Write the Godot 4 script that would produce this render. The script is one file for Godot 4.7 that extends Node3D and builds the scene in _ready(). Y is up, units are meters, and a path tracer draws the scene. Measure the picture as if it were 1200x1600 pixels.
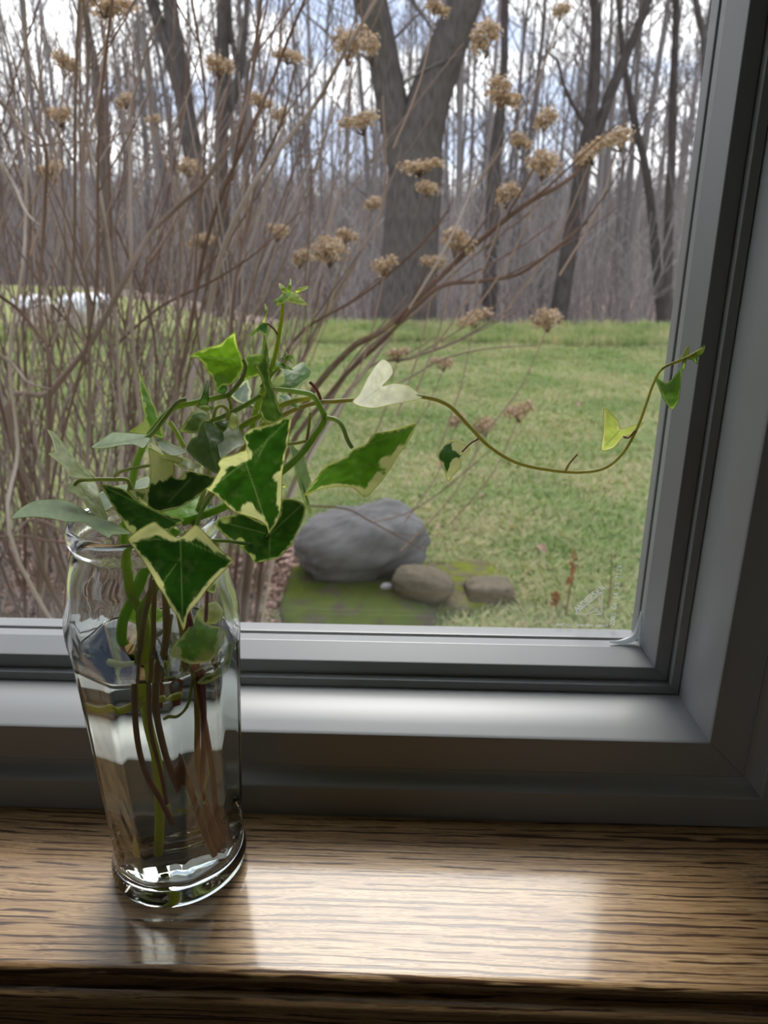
extends Node3D

# ---------------------------------------------------------------- camera numbers (1200 x 1600 frame)
const FPX := 1200.0
const EYE := Vector3(0, 0.38, 0)
const GLASS_D := 0.537
const XR := 0.1743
const XL := -0.5
const YB := 0.0875
const YT := 0.86
const GROUND := -1.22
var cam_basis: Basis
var rng := RandomNumberGenerator.new()
var noise := FastNoiseLite.new()
var fine := FastNoiseLite.new()
var taken := {}
var M := {}


# ---------------------------------------------------------------- mesh builder
class MB:
	var v := PackedVector3Array()
	var n := PackedVector3Array()
	var c := PackedColorArray()
	var uv := PackedVector2Array()
	var idx := PackedInt32Array()

	func vert(p: Vector3, col := Color.WHITE, t := Vector2.ZERO) -> int:
		v.append(p)
		n.append(Vector3.UP)
		c.append(col)
		uv.append(t)
		return v.size() - 1

	func tri(a: int, b: int, d: int) -> void:
		idx.append(a)
		idx.append(b)
		idx.append(d)

	# counter-clockwise seen from outside goes in, Godot's clockwise order comes out
	func quad(a: Vector3, b: Vector3, cc: Vector3, d: Vector3, col := Color.WHITE) -> void:
		var i := v.size()
		for p in [a, b, cc, d]:
			vert(p, col)
		tri(i, i + 2, i + 1)
		tri(i, i + 3, i + 2)

	func box(lo: Vector3, hi: Vector3, col := Color.WHITE) -> void:
		var p := []
		for k in 8:
			p.append(Vector3(hi.x if k & 1 else lo.x, hi.y if k & 2 else lo.y, hi.z if k & 4 else lo.z))
		quad(p[4], p[5], p[7], p[6], col)
		quad(p[1], p[0], p[2], p[3], col)
		quad(p[0], p[4], p[6], p[2], col)
		quad(p[5], p[1], p[3], p[7], col)
		quad(p[6], p[7], p[3], p[2], col)
		quad(p[0], p[1], p[5], p[4], col)

	func tube(pts: PackedVector3Array, rad: PackedFloat32Array, sides: int, col: Color, col2 = null, cap := true) -> void:
		var m := pts.size()
		if m < 2:
			return
		var up := Vector3(0.31, 0.17, 0.93)
		var first := v.size()
		var prev := up
		for k in m:
			var t := (pts[mini(k + 1, m - 1)] - pts[maxi(k - 1, 0)]).normalized()
			if t.length_squared() < 0.5:
				t = Vector3.UP
			var a := prev - t * prev.dot(t)
			if a.length_squared() < 1e-5:
				a = Vector3.RIGHT - t * t.x
			a = a.normalized()
			prev = a
			var b := t.cross(a)
			var f := float(k) / (m - 1)
			var cc: Color = col if col2 == null else col.lerp(col2, f)
			for j in sides:
				var ang := TAU * j / sides
				var d := a * cos(ang) + b * sin(ang)
				v.append(pts[k] + d * rad[k])
				n.append(d)
				c.append(cc)
				uv.append(Vector2(float(j) / sides, f))
		for k in m - 1:
			for j in sides:
				var j2 := (j + 1) % sides
				var p := first + k * sides + j
				var q := first + k * sides + j2
				var r := p + sides
				var s := q + sides
				tri(p, r, q)
				tri(q, r, s)
		if cap:
			for e in 2:
				var k := 0 if e == 0 else m - 1
				var t := (pts[1] - pts[0]).normalized() * -1.0 if e == 0 else (pts[m - 1] - pts[m - 2]).normalized()
				var o := vert(pts[k] + t * rad[k] * 0.35, c[first + k * sides])
				n[o] = t
				for j in sides:
					var p := first + k * sides + j
					var q := first + k * sides + (j + 1) % sides
					if e == 0:
						tri(o, p, q)
					else:
						tri(o, q, p)

	func smooth() -> void:
		for k in n.size():
			n[k] = Vector3.ZERO
		for k in range(0, idx.size(), 3):
			var a := idx[k]
			var b := idx[k + 1]
			var d := idx[k + 2]
			var f := (v[d] - v[a]).cross(v[b] - v[a])
			n[a] += f
			n[b] += f
			n[d] += f
		for k in n.size():
			n[k] = n[k].normalized() if n[k].length_squared() > 1e-20 else Vector3.UP

	func mesh() -> ArrayMesh:
		var arr := []
		arr.resize(Mesh.ARRAY_MAX)
		arr[Mesh.ARRAY_VERTEX] = v
		arr[Mesh.ARRAY_NORMAL] = n
		arr[Mesh.ARRAY_COLOR] = c
		arr[Mesh.ARRAY_TEX_UV] = uv
		arr[Mesh.ARRAY_INDEX] = idx
		var am := ArrayMesh.new()
		am.add_surface_from_arrays(Mesh.PRIMITIVE_TRIANGLES, arr)
		return am


# ---------------------------------------------------------------- scene helpers
func numbered(called: String) -> String:
	if not taken.has(called):
		taken[called] = 0
		return called
	taken[called] += 1
	return "%s_%03d" % [called, taken[called]]


func thing(called: String, label: String, category: String, where := Vector3.ZERO, group := "") -> Node3D:
	var o := Node3D.new()
	o.name = numbered(called)
	o.position = where
	add_child(o)
	tag(o, label, category, group)
	return o


func tag(o: Node, label: String, category: String, group := "", kind := "") -> void:
	if label:
		o.set_meta("label", label)
	if category:
		o.set_meta("category", category)
	if group:
		o.set_meta("group", group)
	if kind:
		o.set_meta("kind", kind)


func put(called: String, mesh: Mesh, mat: Material, parent: Node = null, where := Vector3.ZERO) -> MeshInstance3D:
	var o := MeshInstance3D.new()
	o.mesh = mesh
	o.material_override = mat
	o.position = where
	if parent == null:
		o.name = numbered(called)
		add_child(o)
	else:
		o.name = called
		parent.add_child(o, true)
	return o


func structure(called: String, mesh: Mesh, mat: Material, label := "") -> MeshInstance3D:
	var o := put(called, mesh, mat)
	o.set_meta("kind", "structure")
	if label:
		o.set_meta("label", label)
	return o


# the point on the line of sight of a picture point that lies D metres out from the eye, measured square to the window wall
func at(px: float, py: float, d: float) -> Vector3:
	var r := cam_basis * Vector3((px - 600.0) / FPX, -(py - 800.0) / FPX, -1.0)
	return EYE + r * (d / -r.z)


# metres per picture pixel at a point
func mpp(p: Vector3) -> float:
	return -(cam_basis.inverse() * (p - EYE)).z / FPX


func land(px: float, py: float) -> Vector3:
	var r := cam_basis * Vector3((px - 600.0) / FPX, -(py - 800.0) / FPX, -1.0)
	return EYE + r * ((GROUND - EYE.y) / r.y)


func spline(p: PackedVector3Array, per := 6) -> PackedVector3Array:
	var out := PackedVector3Array()
	var m := p.size()
	for k in m - 1:
		var a := p[maxi(k - 1, 0)]
		var b := p[k]
		var c := p[k + 1]
		var d := p[mini(k + 2, m - 1)]
		for s in per:
			out.append(b.cubic_interpolate(c, a, d, float(s) / per))
	out.append(p[m - 1])
	return out


func radii(count: int, r0: float, r1: float) -> PackedFloat32Array:
	var out := PackedFloat32Array()
	for k in count:
		out.append(lerpf(r0, r1, float(k) / maxi(count - 1, 1)))
	return out


func lin(r: float, g: float, b: float) -> Color:
	return Color(r, g, b)


func mat(col: Color, rough: float, spec := 0.5, vertex := false) -> StandardMaterial3D:
	var m := StandardMaterial3D.new()
	m.albedo_color = col
	m.roughness = rough
	m.metallic_specular = spec
	m.vertex_color_use_as_albedo = vertex
	return m


# ---------------------------------------------------------------- materials
func make_materials() -> void:
	M.vinyl = mat(Color(0.60, 0.608, 0.605), 0.34, 0.5)
	M.gasket = mat(Color(0.86, 0.88, 0.89), 0.2, 0.6)
	M.gasket.backlight_enabled = true
	M.gasket.backlight = Color(0.9, 0.92, 0.93)
	M.pane = mat(Color(0.95, 0.97, 0.96, 0.02), 0.0, 0.5)
	M.pane.transparency = BaseMaterial3D.TRANSPARENCY_ALPHA
	M.etch = mat(Color(0.95, 0.96, 0.96), 0.7, 0.3)
	M.etch.backlight_enabled = true
	M.etch.backlight = Color(1, 1, 1)
	M.wall = mat(Color(0.78, 0.76, 0.71), 0.9, 0.0)
	M.ceiling = mat(Color(0.86, 0.85, 0.82), 0.9, 0.0)
	M.floor = mat(Color(0.50, 0.42, 0.34), 0.6, 0.0)
	M.glass = mat(Color(0.985, 0.995, 0.985, 0.0), 0.0, 0.5)
	M.glass.refraction_enabled = true
	M.glass.refraction_scale = 0.05
	M.water = mat(Color(0.985, 0.992, 0.98, 0.0), 0.0, 0.5)
	M.water.refraction_enabled = true
	M.water.refraction_scale = 0.033
	M.leaf = mat(Color.WHITE, 0.36, 0.5, true)
	M.leaf.backlight_enabled = true
	M.leaf.backlight = Color(1.12, 1.12, 0.93)
	M.stem = mat(Color.WHITE, 0.4, 0.5, true)
	M.stem.backlight_enabled = true
	M.stem.backlight = Color(1.0, 1.0, 0.8)
	M.bark = mat(Color.WHITE, 0.95, 0.0, true)
	var bn := FastNoiseLite.new()
	bn.seed = 21
	bn.frequency = 0.02
	var bt := NoiseTexture2D.new()
	bt.noise = bn
	bt.width = 256
	bt.height = 256
	bt.seamless = true
	bt.color_ramp = ramp([0.0, 0.5, 1.0], [Color(0.55, 0.55, 0.56), Color(0.85, 0.84, 0.83), Color(1, 1, 1)])
	M.bark.albedo_texture = bt
	M.bark.uv1_triplanar = true
	M.bark.uv1_scale = Vector3(5, 0.7, 5)
	M.plain_bark = mat(Color.WHITE, 0.95, 0.0, true)
	M.twig = mat(Color.WHITE, 0.8, 0.0, true)
	M.floret = mat(Color.WHITE, 0.85, 0.0, true)
	M.floret.backlight_enabled = true
	M.floret.backlight = Color(0.85, 0.8, 0.7)
	M.rock = mat(Color.WHITE, 0.9, 0.0, true)
	M.rock.heightmap_enabled = true
	M.rock.heightmap_texture = bt
	M.rock.heightmap_scale = 0.4
	M.rock.uv1_triplanar = true
	M.rock.uv1_scale = Vector3(16, 16, 16)
	M.grass = mat(Color.WHITE, 0.75, 0.0, true)
	M.grass.backlight_enabled = true
	M.grass.backlight = Color(0.7, 0.75, 0.45)
	M.lawn = soil([Color(0.47, 0.50, 0.32), Color(0.56, 0.58, 0.38), Color(0.66, 0.64, 0.47)], 31, 0.012, 1.1)
	M.litter = soil([Color(0.44, 0.39, 0.36), Color(0.56, 0.50, 0.46), Color(0.66, 0.60, 0.55)], 33, 0.02, 0.35)
	M.mulch = soil([Color(0.22, 0.16, 0.13), Color(0.38, 0.29, 0.25), Color(0.52, 0.42, 0.37)], 35, 0.05, 2.5)
	M.chip = mat(Color.WHITE, 0.9, 0.0, true)
	M.oak = oak()


func ramp(at_: Array, cols: Array) -> Gradient:
	var g := Gradient.new()
	g.offsets = PackedFloat32Array(at_)
	g.colors = PackedColorArray(cols)
	return g


func soil(cols: Array, sd: int, freq: float, scale: float) -> StandardMaterial3D:
	var m := mat(Color.WHITE, 0.95, 0.0)
	var nz := FastNoiseLite.new()
	nz.seed = sd
	nz.frequency = freq
	nz.fractal_octaves = 6
	var t := NoiseTexture2D.new()
	t.noise = nz
	t.width = 512
	t.height = 512
	t.seamless = true
	t.color_ramp = ramp([0.25, 0.5, 0.78], cols)
	m.albedo_texture = t
	m.uv1_triplanar = true
	m.uv1_world_triplanar = true
	m.uv1_scale = Vector3(scale, scale, scale)
	return m


# oak: broad honey bands, short dark pores strung along the grain
func oak() -> StandardMaterial3D:
	var w := 2048
	var h := 512
	var im := Image.create(w, h, false, Image.FORMAT_RGB8)
	var hi := Image.create(w, h, false, Image.FORMAT_RGB8)
	var a := FastNoiseLite.new()
	a.seed = 3
	a.frequency = 1.0
	a.fractal_octaves = 2
	var b := FastNoiseLite.new()
	b.seed = 8
	b.frequency = 1.0
	b.fractal_type = FastNoiseLite.FRACTAL_NONE
	for y in h:
		for x in w:
			var yy := y + 7.0 * b.get_noise_2d(x * 0.004, y * 0.004) + 1.2 * b.get_noise_2d(x * 0.03, y * 0.05)
			# growth lines of open pores, unevenly spaced, broken into dashes
			var ring := sin(yy * 0.43 + 3.4 * a.get_noise_2d(x * 0.0012, yy * 0.035))
			var dash := b.get_noise_2d(x * 0.020, yy * 0.11 + 90.0)
			var dark := smoothstep(0.55, 0.85, ring) * smoothstep(-0.5, 0.05, dash)
			# finer hairlines between them
			var hair := a.get_noise_2d(x * 0.02 + 300.0, yy * 0.55)
			dark = clampf(dark * 0.92 + 0.4 * smoothstep(0.12, 0.42, hair), 0.0, 1.0)
			var tone := clampf(0.5 + 0.5 * a.get_noise_2d(x * 0.008, yy * 0.12) + 0.25 * b.get_noise_2d(x * 0.003, yy * 0.02), 0.0, 1.0)
			var col := Color(0.63, 0.495, 0.335).lerp(Color(0.81, 0.675, 0.485), tone)
			col = col.lerp(Color(0.27, 0.175, 0.105), dark * 0.95)
			im.set_pixel(x, y, col)
			var hh := 0.8 - 0.6 * dark
			hi.set_pixel(x, y, Color(hh, hh, hh))
	var m := mat(Color.WHITE, 0.36, 0.42)
	m.albedo_texture = ImageTexture.create_from_image(im)
	m.heightmap_enabled = true
	m.heightmap_texture = ImageTexture.create_from_image(hi)
	m.heightmap_scale = 0.02
	m.clearcoat_enabled = true
	m.clearcoat = 0.4
	m.clearcoat_roughness = 0.11
	return m


# ---------------------------------------------------------------- sky: broken bright cloud over pale blue
func make_sky() -> Image:
	var w := 1024
	var h := 512
	var im := Image.create(w, h, false, Image.FORMAT_RGBF)
	var nz := FastNoiseLite.new()
	nz.seed = 12
	nz.frequency = 1.0
	nz.fractal_octaves = 5
	for y in h:
		var el := (0.5 - (y + 0.5) / h) * PI
		for x in w:
			var az := (x + 0.5) / w * TAU
			var d := Vector3(sin(az) * cos(el), sin(el), cos(az) * cos(el))
			var q := Vector3(d.x, d.y * 4.2, d.z) * 2.6
			var cl := smoothstep(-0.16, 0.16, nz.get_noise_3dv(q))
			var blue := Color(0.46, 0.62, 0.96).lerp(Color(0.72, 0.82, 1.02), clampf(1.0 - d.y * 1.6, 0.0, 1.0))
			var white := Color(1.75, 1.77, 1.80)
			var col := blue.lerp(white, cl)
			if d.y < 0.0:
				col = Color(0.3, 0.28, 0.25)
			im.set_pixel(x, y, col)
	return im


# ================================================================ build
func _ready() -> void:
	rng.seed = 20240
	noise.seed = 4
	noise.frequency = 1.0
	fine.seed = 77
	fine.frequency = 1.0
	fine.fractal_octaves = 3

	# camera
	var p := deg_to_rad(20.2)
	var yw := deg_to_rad(-2.0)
	var rl := deg_to_rad(0.17)
	var fw := Vector3(sin(yw) * cos(p), -sin(p), -cos(yw) * cos(p))
	var rt := Vector3(cos(yw), 0, sin(yw))
	var up := rt.cross(fw)
	cam_basis = Basis(rt * cos(rl) + up * sin(rl), up * cos(rl) - rt * sin(rl), -fw)
	var cam := Camera3D.new()
	cam.name = "camera"
	cam.transform = Transform3D(cam_basis, EYE)
	add_child(cam)
	var attr := CameraAttributesPhysical.new()
	attr.frustum_focal_length = 18.0
	attr.exposure_aperture = 8.2
	attr.frustum_focus_distance = 0.45
	cam.attributes = attr
	cam.current = true

	# sky, sun behind thin bright cloud, exposure
	var sky_mat := PanoramaSkyMaterial.new()
	sky_mat.panorama = ImageTexture.create_from_image(make_sky())
	var sky := Sky.new()
	sky.sky_material = sky_mat
	var env := Environment.new()
	env.background_mode = Environment.BG_SKY
	env.sky = sky
	env.tonemap_mode = Environment.TONE_MAPPER_LINEAR
	env.tonemap_exposure = 1.45
	env.sdfgi_enabled = true
	env.ssao_enabled = true
	env.ssil_enabled = true
	var we := WorldEnvironment.new()
	we.environment = env
	add_child(we)
	var sun := DirectionalLight3D.new()
	sun.name = "sun"
	sun.light_color = Color(1.0, 0.985, 0.96)
	sun.light_energy = 0.68
	sun.light_angular_distance = 26.0
	sun.shadow_enabled = true
	var el := deg_to_rad(48.0)
	var az := deg_to_rad(-1.0)
	var towards := -Vector3(sin(az) * cos(el), sin(el), -cos(az) * cos(el))
	sun.basis = Basis.looking_at(towards, Vector3.UP)
	add_child(sun)

	make_materials()
	build_room()
	build_window()
	build_sill()
	build_ground()
	build_woods()
	build_shrub()
	build_rocks()
	build_vase()
	build_ivy()


# ---------------------------------------------------------------- the room behind the camera
func build_room() -> void:
	var x0 := -2.4
	var x1 := 1.7
	var y0 := -0.80
	var y1 := 1.62
	var z0 := -0.325
	var z1 := 3.6
	var t := 0.15
	var oxl := XL - 0.0878
	var oxr := XR + 0.0878
	var oy0 := -0.021
	var oy1 := YT + 0.0878
	var w := MB.new()
	w.box(Vector3(x0 - t, y0 - t, -0.60), Vector3(oxl, y1 + t, z0))
	w.box(Vector3(oxr, y0 - t, -0.60), Vector3(x1 + t, y1 + t, z0))
	w.box(Vector3(oxl, y0 - t, -0.60), Vector3(oxr, oy0, z0))
	w.box(Vector3(oxl, oy1, -0.60), Vector3(oxr, y1 + t, z0))
	w.smooth()
	structure("wall_front", w.mesh(), M.wall)
	# unseen second window, added in the left wall to brighten the room-side faces
	var wz0 := 0.5
	var wz1 := 1.45
	var wy0 := 0.1
	var wy1 := 1.0
	var l := MB.new()
	l.box(Vector3(x0 - t, y0, z0), Vector3(x0, y1, wz0))
	l.box(Vector3(x0 - t, y0, wz1), Vector3(x0, y1, z1))
	l.box(Vector3(x0 - t, y0, wz0), Vector3(x0, wy0, wz1))
	l.box(Vector3(x0 - t, wy1, wz0), Vector3(x0, y1, wz1))
	l.smooth()
	structure("wall_left", l.mesh(), M.wall)
	var w2 := Node3D.new()
	w2.name = "added_window_2"
	add_child(w2)
	w2.set_meta("kind", "structure")
	var fr := MB.new()
	for e in [[wz0, wz0 + 0.05, wy0, wy1], [wz1 - 0.05, wz1, wy0, wy1], [wz0 + 0.05, wz1 - 0.05, wy0, wy0 + 0.05], [wz0 + 0.05, wz1 - 0.05, wy1 - 0.05, wy1]]:
		fr.box(Vector3(x0 - 0.11, e[2], e[0]), Vector3(x0 - 0.05, e[3], e[1]))
	fr.smooth()
	put("added_window_frame", fr.mesh(), M.vinyl, w2)
	var p2 := MB.new()
	p2.box(Vector3(x0 - 0.085, wy0 + 0.045, wz0 + 0.045), Vector3(x0 - 0.080, wy1 - 0.045, wz1 - 0.045))
	p2.smooth()
	put("pane", p2.mesh(), M.pane, w2)
	for s in [["wall_right", Vector3(x1, y0, z0), Vector3(x1 + t, y1, z1)], ["wall_back", Vector3(x0 - t, y0 - t, z1), Vector3(x1 + t, y1 + t, z1 + t)]]:
		var b := MB.new()
		b.box(s[1], s[2])
		b.smooth()
		structure(s[0], b.mesh(), M.wall)
	var f := MB.new()
	f.box(Vector3(x0 - t, y0 - t, z0), Vector3(x1 + t, y0, z1))
	f.smooth()
	structure("floor", f.mesh(), M.floor)
	var c := MB.new()
	c.box(Vector3(x0 - t, y1, z0), Vector3(x1 + t, y1 + t, z1))
	c.smooth()
	structure("ceiling", c.mesh(), M.ceiling)


# one mitred side of the window: prof = (distance from the eye's wall plane, distance outward from the glass edge)
func side(prof: Array, which: int) -> ArrayMesh:
	var b := MB.new()
	var m := prof.size()
	var gap := 0.00012
	var pos := func(q: Vector2, e: int) -> Vector3:
		var d := q.y
		match which:
			0: return Vector3(XL - d + gap if e == 0 else XR + d - gap, YB - d, -q.x)
			1: return Vector3(XR + d, YB - d + gap if e == 0 else YT + d - gap, -q.x)
			2: return Vector3(XR + d - gap if e == 0 else XL - d + gap, YT + d, -q.x)
		return Vector3(XL - d, YT + d - gap if e == 0 else YB - d + gap, -q.x)
	for k in m:
		var q: Vector2 = prof[k]
		var r: Vector2 = prof[(k + 1) % m]
		b.quad(pos.call(q, 0), pos.call(r, 0), pos.call(r, 1), pos.call(q, 1))
	var poly := PackedVector2Array(prof)
	var ids := Geometry2D.triangulate_polygon(poly)
	for e in 2:
		for k in range(0, ids.size(), 3):
			var i := b.v.size()
			for j in 3:
				b.vert(pos.call(poly[ids[k + j]], e))
			b.tri(i, i + 1, i + 2)
	b.smooth()
	soften(b, m, [0, 3], [1, 2])
	return b.mesh()


# neighbouring strips of a profile that meet at a shallow angle shade as one curve
func soften(b: MB, m: int, first: Array, last: Array) -> void:
	var flat := b.n.duplicate()
	for k in m:
		var j := (k - 1 + m) % m
		if flat[4 * k].dot(flat[4 * j]) > 0.86:
			var a := (flat[4 * k] * b.v[4 * k + first[0]].distance_to(b.v[4 * k + last[-1 if first[1] == 1 else 0]]) + flat[4 * j] * b.v[4 * j + first[0]].distance_to(b.v[4 * j + last[-1 if first[1] == 1 else 0]])).normalized()
			for i in first:
				b.n[4 * k + i] = a
			for i in last:
				b.n[4 * j + i] = a


func build_window() -> void:
	var win := Node3D.new()
	win.name = "window_1"
	add_child(win)
	win.set_meta("kind", "structure")
	win.set_meta("label", "white framed window looking out on lawn and bare woods")
	var V := func(a: Array) -> Array:
		var out := []
		for k in range(0, a.size(), 2):
			out.append(Vector2(a[k], a[k + 1]))
		return out
	var profs := {
		"glazing_bead": V.call([0.5368, 0.0, 0.5245, -0.0007, 0.5232, -0.0003, 0.5226, 0.0008, 0.5226, 0.006, 0.5368, 0.006]),
		"sash_rail": V.call([0.5212, 0.0016, 0.5200, 0.0002, 0.5100, -0.0008, 0.5085, -0.0006, 0.5072, 0.0001, 0.4912, 0.0048, 0.4904, 0.0054, 0.4902, 0.0062, 0.4895, 0.0152, 0.550, 0.0152, 0.550, 0.0093, 0.5440, 0.0064, 0.5212, 0.0064]),
		"outer_sash": V.call([0.5460, 0.0064, 0.5505, 0.0086, 0.5550, 0.0118, 0.5550, 0.0152, 0.5505, 0.0152, 0.5505, 0.0092, 0.5460, 0.0070]),
		"stop_strip": V.call([0.4925, 0.0158, 0.4842, 0.0158, 0.4834, 0.0161, 0.4830, 0.0168, 0.4823, 0.0216, 0.560, 0.0216, 0.560, 0.0158]),
		"frame_liner": V.call([0.4822, 0.0222, 0.4740, 0.0219, 0.4670, 0.0219, 0.4610, 0.0222, 0.4560, 0.0228, 0.4515, 0.0236, 0.4475, 0.0245, 0.4440, 0.0254, 0.4372, 0.0274, 0.4356, 0.0279, 0.4348, 0.0285, 0.4345, 0.0293, 0.4345, 0.0545, 0.572, 0.0545, 0.572, 0.0224]),
		"inner_casing": V.call([0.4345, 0.0548, 0.4340, 0.0572, 0.4325, 0.0592, 0.4300, 0.0608, 0.4250, 0.0628, 0.4240, 0.0635, 0.4235, 0.0645, 0.4235, 0.0870, 0.600, 0.0870, 0.600, 0.0548]),
	}
	for k in profs:
		for s in 4:
			put(k, side(profs[k], s), M.vinyl, win)
	var pane := MB.new()
	pane.box(Vector3(XL - 0.006, YB - 0.006, -GLASS_D - 0.0045), Vector3(XR + 0.006, YT + 0.006, -GLASS_D - 0.0005))
	pane.smooth()
	var gl := put("pane", pane.mesh(), M.pane, win)
	gl.set_meta("label", "clear window glass")
	# clear sealant smeared in the corner
	var g := MB.new()
	var pts := PackedVector3Array()
	for q in [[952, 1003, 0.512], [970, 1003, 0.513], [985, 999, 0.514], [995, 990, 0.515], [999, 975, 0.515], [1002, 955, 0.515]]:
		pts.append(at(q[0], q[1], q[2]))
	g.tube(spline(pts, 5), PackedFloat32Array([0.0004, 0.0008, 0.0011, 0.0014, 0.0016, 0.0019, 0.0022, 0.0024, 0.0026, 0.0027, 0.0028, 0.0028, 0.0028, 0.0028, 0.0027, 0.0026, 0.0025, 0.0024, 0.0022, 0.002, 0.0018, 0.0015, 0.0012, 0.0009, 0.0006, 0.0004]), 8, Color.WHITE)
	put("corner_sealant", g.mesh(), M.gasket, win)
	# etched marks on the glass
	var z := GLASS_D - 0.0003
	etched(win, "NFRC 102  SmartSun Low-E4", [868, 976.5], [950, 977.5], z)
	etched(win, "ANDERSEN", [899, 954], [943, 917], z)
	etched(win, "2003 C4 14 53 2123", [956.5, 977], [968.5, 884], z)
	var lines := [[899, 959, 919, 960], [899, 959, 942, 925], [942, 925, 940, 960], [914, 947, 920, 959], [919, 944, 939, 959], [920, 958, 933, 952], [933, 952, 940, 939], [930, 960, 940, 960], [936, 936, 943, 946]]
	var lm := MB.new()
	for l in lines:
		lm.tube(PackedVector3Array([at(l[0], l[1], z), at(l[2], l[3], z)]), radii(2, 0.00022, 0.00022), 5, Color.WHITE)
	var lo := put("etched_emblem", lm.mesh(), M.etch, win)
	lo.set_meta("label", "small triangular emblem etched on the glass")


func etched(win: Node, text: String, a: Array, b: Array, d: float) -> void:
	var p := at(a[0], a[1], d)
	var q := at(b[0], b[1], d)
	var tm := TextMesh.new()
	tm.text = text
	var f := SystemFont.new()
	f.font_names = PackedStringArray(["Droid Sans Mono"])
	tm.font = f
	tm.font_size = 32
	tm.pixel_size = 0.001
	tm.depth = 0.004
	tm.curve_step = 4.0
	var wide := tm.get_aabb().size.x
	var s := p.distance_to(q) / maxf(wide, 0.001)
	var o := put("etched_lettering", tm, M.etch, win)
	var dir := (q - p).normalized()
	dir = Vector3(dir.x, dir.y, 0).normalized()
	o.basis = Basis(dir, Vector3(-dir.y, dir.x, 0), Vector3(0, 0, 1)).scaled_local(Vector3(s, s, minf(s, 0.05)))
	o.position = (p + q) / 2.0
	o.set_meta("label", "tiny white lettering etched on the glass")


# ---------------------------------------------------------------- oak sill
func build_sill() -> void:
	var x0 := XL - 0.3
	var x1 := XR + 0.45
	var root := Node3D.new()
	root.name = "trim_1"
	add_child(root)
	root.set_meta("kind", "structure")
	root.set_meta("label", "varnished oak window sill with moulded front edge")
	# (distance, height)
	var prof := [[0.4232, 0.0], [0.307, 0.0], [0.305, 0.0], [0.3030, -0.0004], [0.3016, -0.0014], [0.3008, -0.0030], [0.3010, -0.0045], [0.3030, -0.0060], [0.3055, -0.0066], [0.3060, -0.0085], [0.3040, -0.0096], [0.2990, -0.0098], [0.2962, -0.0102], [0.2944, -0.0110], [0.2932, -0.0122], [0.2926, -0.0138], [0.2924, -0.016], [0.2924, -0.021], [0.4232, -0.021]]
	put("sill_board", extruded(prof, x0, x1), M.oak, root)
	var apron := [[0.3248, -0.0212], [0.3055, -0.0212], [0.3040, -0.0300], [0.3075, -0.0400], [0.3100, -0.0900], [0.3248, -0.0900]]
	put("apron", extruded(apron, x0 + 0.03, x1 - 0.03), M.oak, root)


func extruded(prof: Array, x0: float, x1: float) -> ArrayMesh:
	var b := MB.new()
	var m := prof.size()
	var run := 0.0
	for k in m:
		var q: Array = prof[k]
		var r: Array = prof[(k + 1) % m]
		var len := Vector2(q[0] - r[0], q[1] - r[1]).length()
		var i := b.v.size()
		b.vert(Vector3(x0, q[1], -q[0]), Color.WHITE, Vector2((x0 + 1.2) / 2.2, run / 0.2))
		b.vert(Vector3(x1, q[1], -q[0]), Color.WHITE, Vector2((x1 + 1.2) / 2.2, run / 0.2))
		run += len
		b.vert(Vector3(x1, r[1], -r[0]), Color.WHITE, Vector2((x1 + 1.2) / 2.2, run / 0.2))
		b.vert(Vector3(x0, r[1], -r[0]), Color.WHITE, Vector2((x0 + 1.2) / 2.2, run / 0.2))
		b.tri(i, i + 1, i + 2)
		b.tri(i, i + 2, i + 3)
	var poly := PackedVector2Array()
	for q in prof:
		poly.append(Vector2(q[0], q[1]))
	var ids := Geometry2D.triangulate_polygon(poly)
	for e in 2:
		for k in range(0, ids.size(), 3):
			var i := b.v.size()
			for j in 3:
				b.vert(Vector3(x0 if e == 0 else x1, poly[ids[k + j]].y, -poly[ids[k + j]].x))
			b.tri(i, i + 1, i + 2)
	b.smooth()
	soften(b, m, [0, 1], [2, 3])
	return b.mesh()


# ---------------------------------------------------------------- ground outside
func crest(x: float, d: float) -> float:
	var s := x / maxf(d, 1.0)
	return 12.6 + 9.0 * smoothstep(-0.12, -0.45, s)


func ground(x: float, d: float) -> float:
	var y := GROUND + 0.05 * noise.get_noise_2d(x * 0.35, d * 0.35) * smoothstep(2.0, 6.0, d)
	var c := crest(x, d)
	y += 0.12 * smoothstep(c - 2.5, c, d) - 1.3 * smoothstep(c, c + 7.0, d)
	y += 6.0 * smoothstep(24.0, 95.0, d) + 0.5 * smoothstep(20.0, 90.0, d) * noise.get_noise_2d(x * 0.05, d * 0.05)
	return y


func build_ground() -> void:
	for part in 2:
		var b := MB.new()
		var nu := 90
		var nv := 70
		for j in nv + 1:
			for i in nu + 1:
				var s := lerpf(-1.1, 1.1, float(i) / nu)
				var t := float(j) / nv
				var d: float
				if part == 0:
					d = lerpf(0.62, crest(s * 14.0, 14.0), t * t * 0.6 + t * 0.4)
				else:
					d = lerpf(crest(s * 14.0, 14.0), 110.0, t * t)
				var x := s * (d + 2.0)
				b.vert(Vector3(x, ground(x, d), -d))
		for j in nv:
			for i in nu:
				var a := j * (nu + 1) + i
				b.tri(a, a + nu + 1, a + 1)
				b.tri(a + 1, a + nu + 1, a + nu + 2)
		b.smooth()
		if part == 0:
			structure("lawn", b.mesh(), M.lawn, "green lawn with dry straw-coloured patches")
		else:
			structure("forest_floor", b.mesh(), M.litter, "brown leaf-covered forest floor under the bare trees")
	build_mulch()
	build_grass()


func in_bed(x: float, d: float) -> bool:
	return d < 3.75 + 0.25 * noise.get_noise_1d(x * 2.0) and x < -0.52 + 0.1 * noise.get_noise_1d(d * 3.0)


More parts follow.
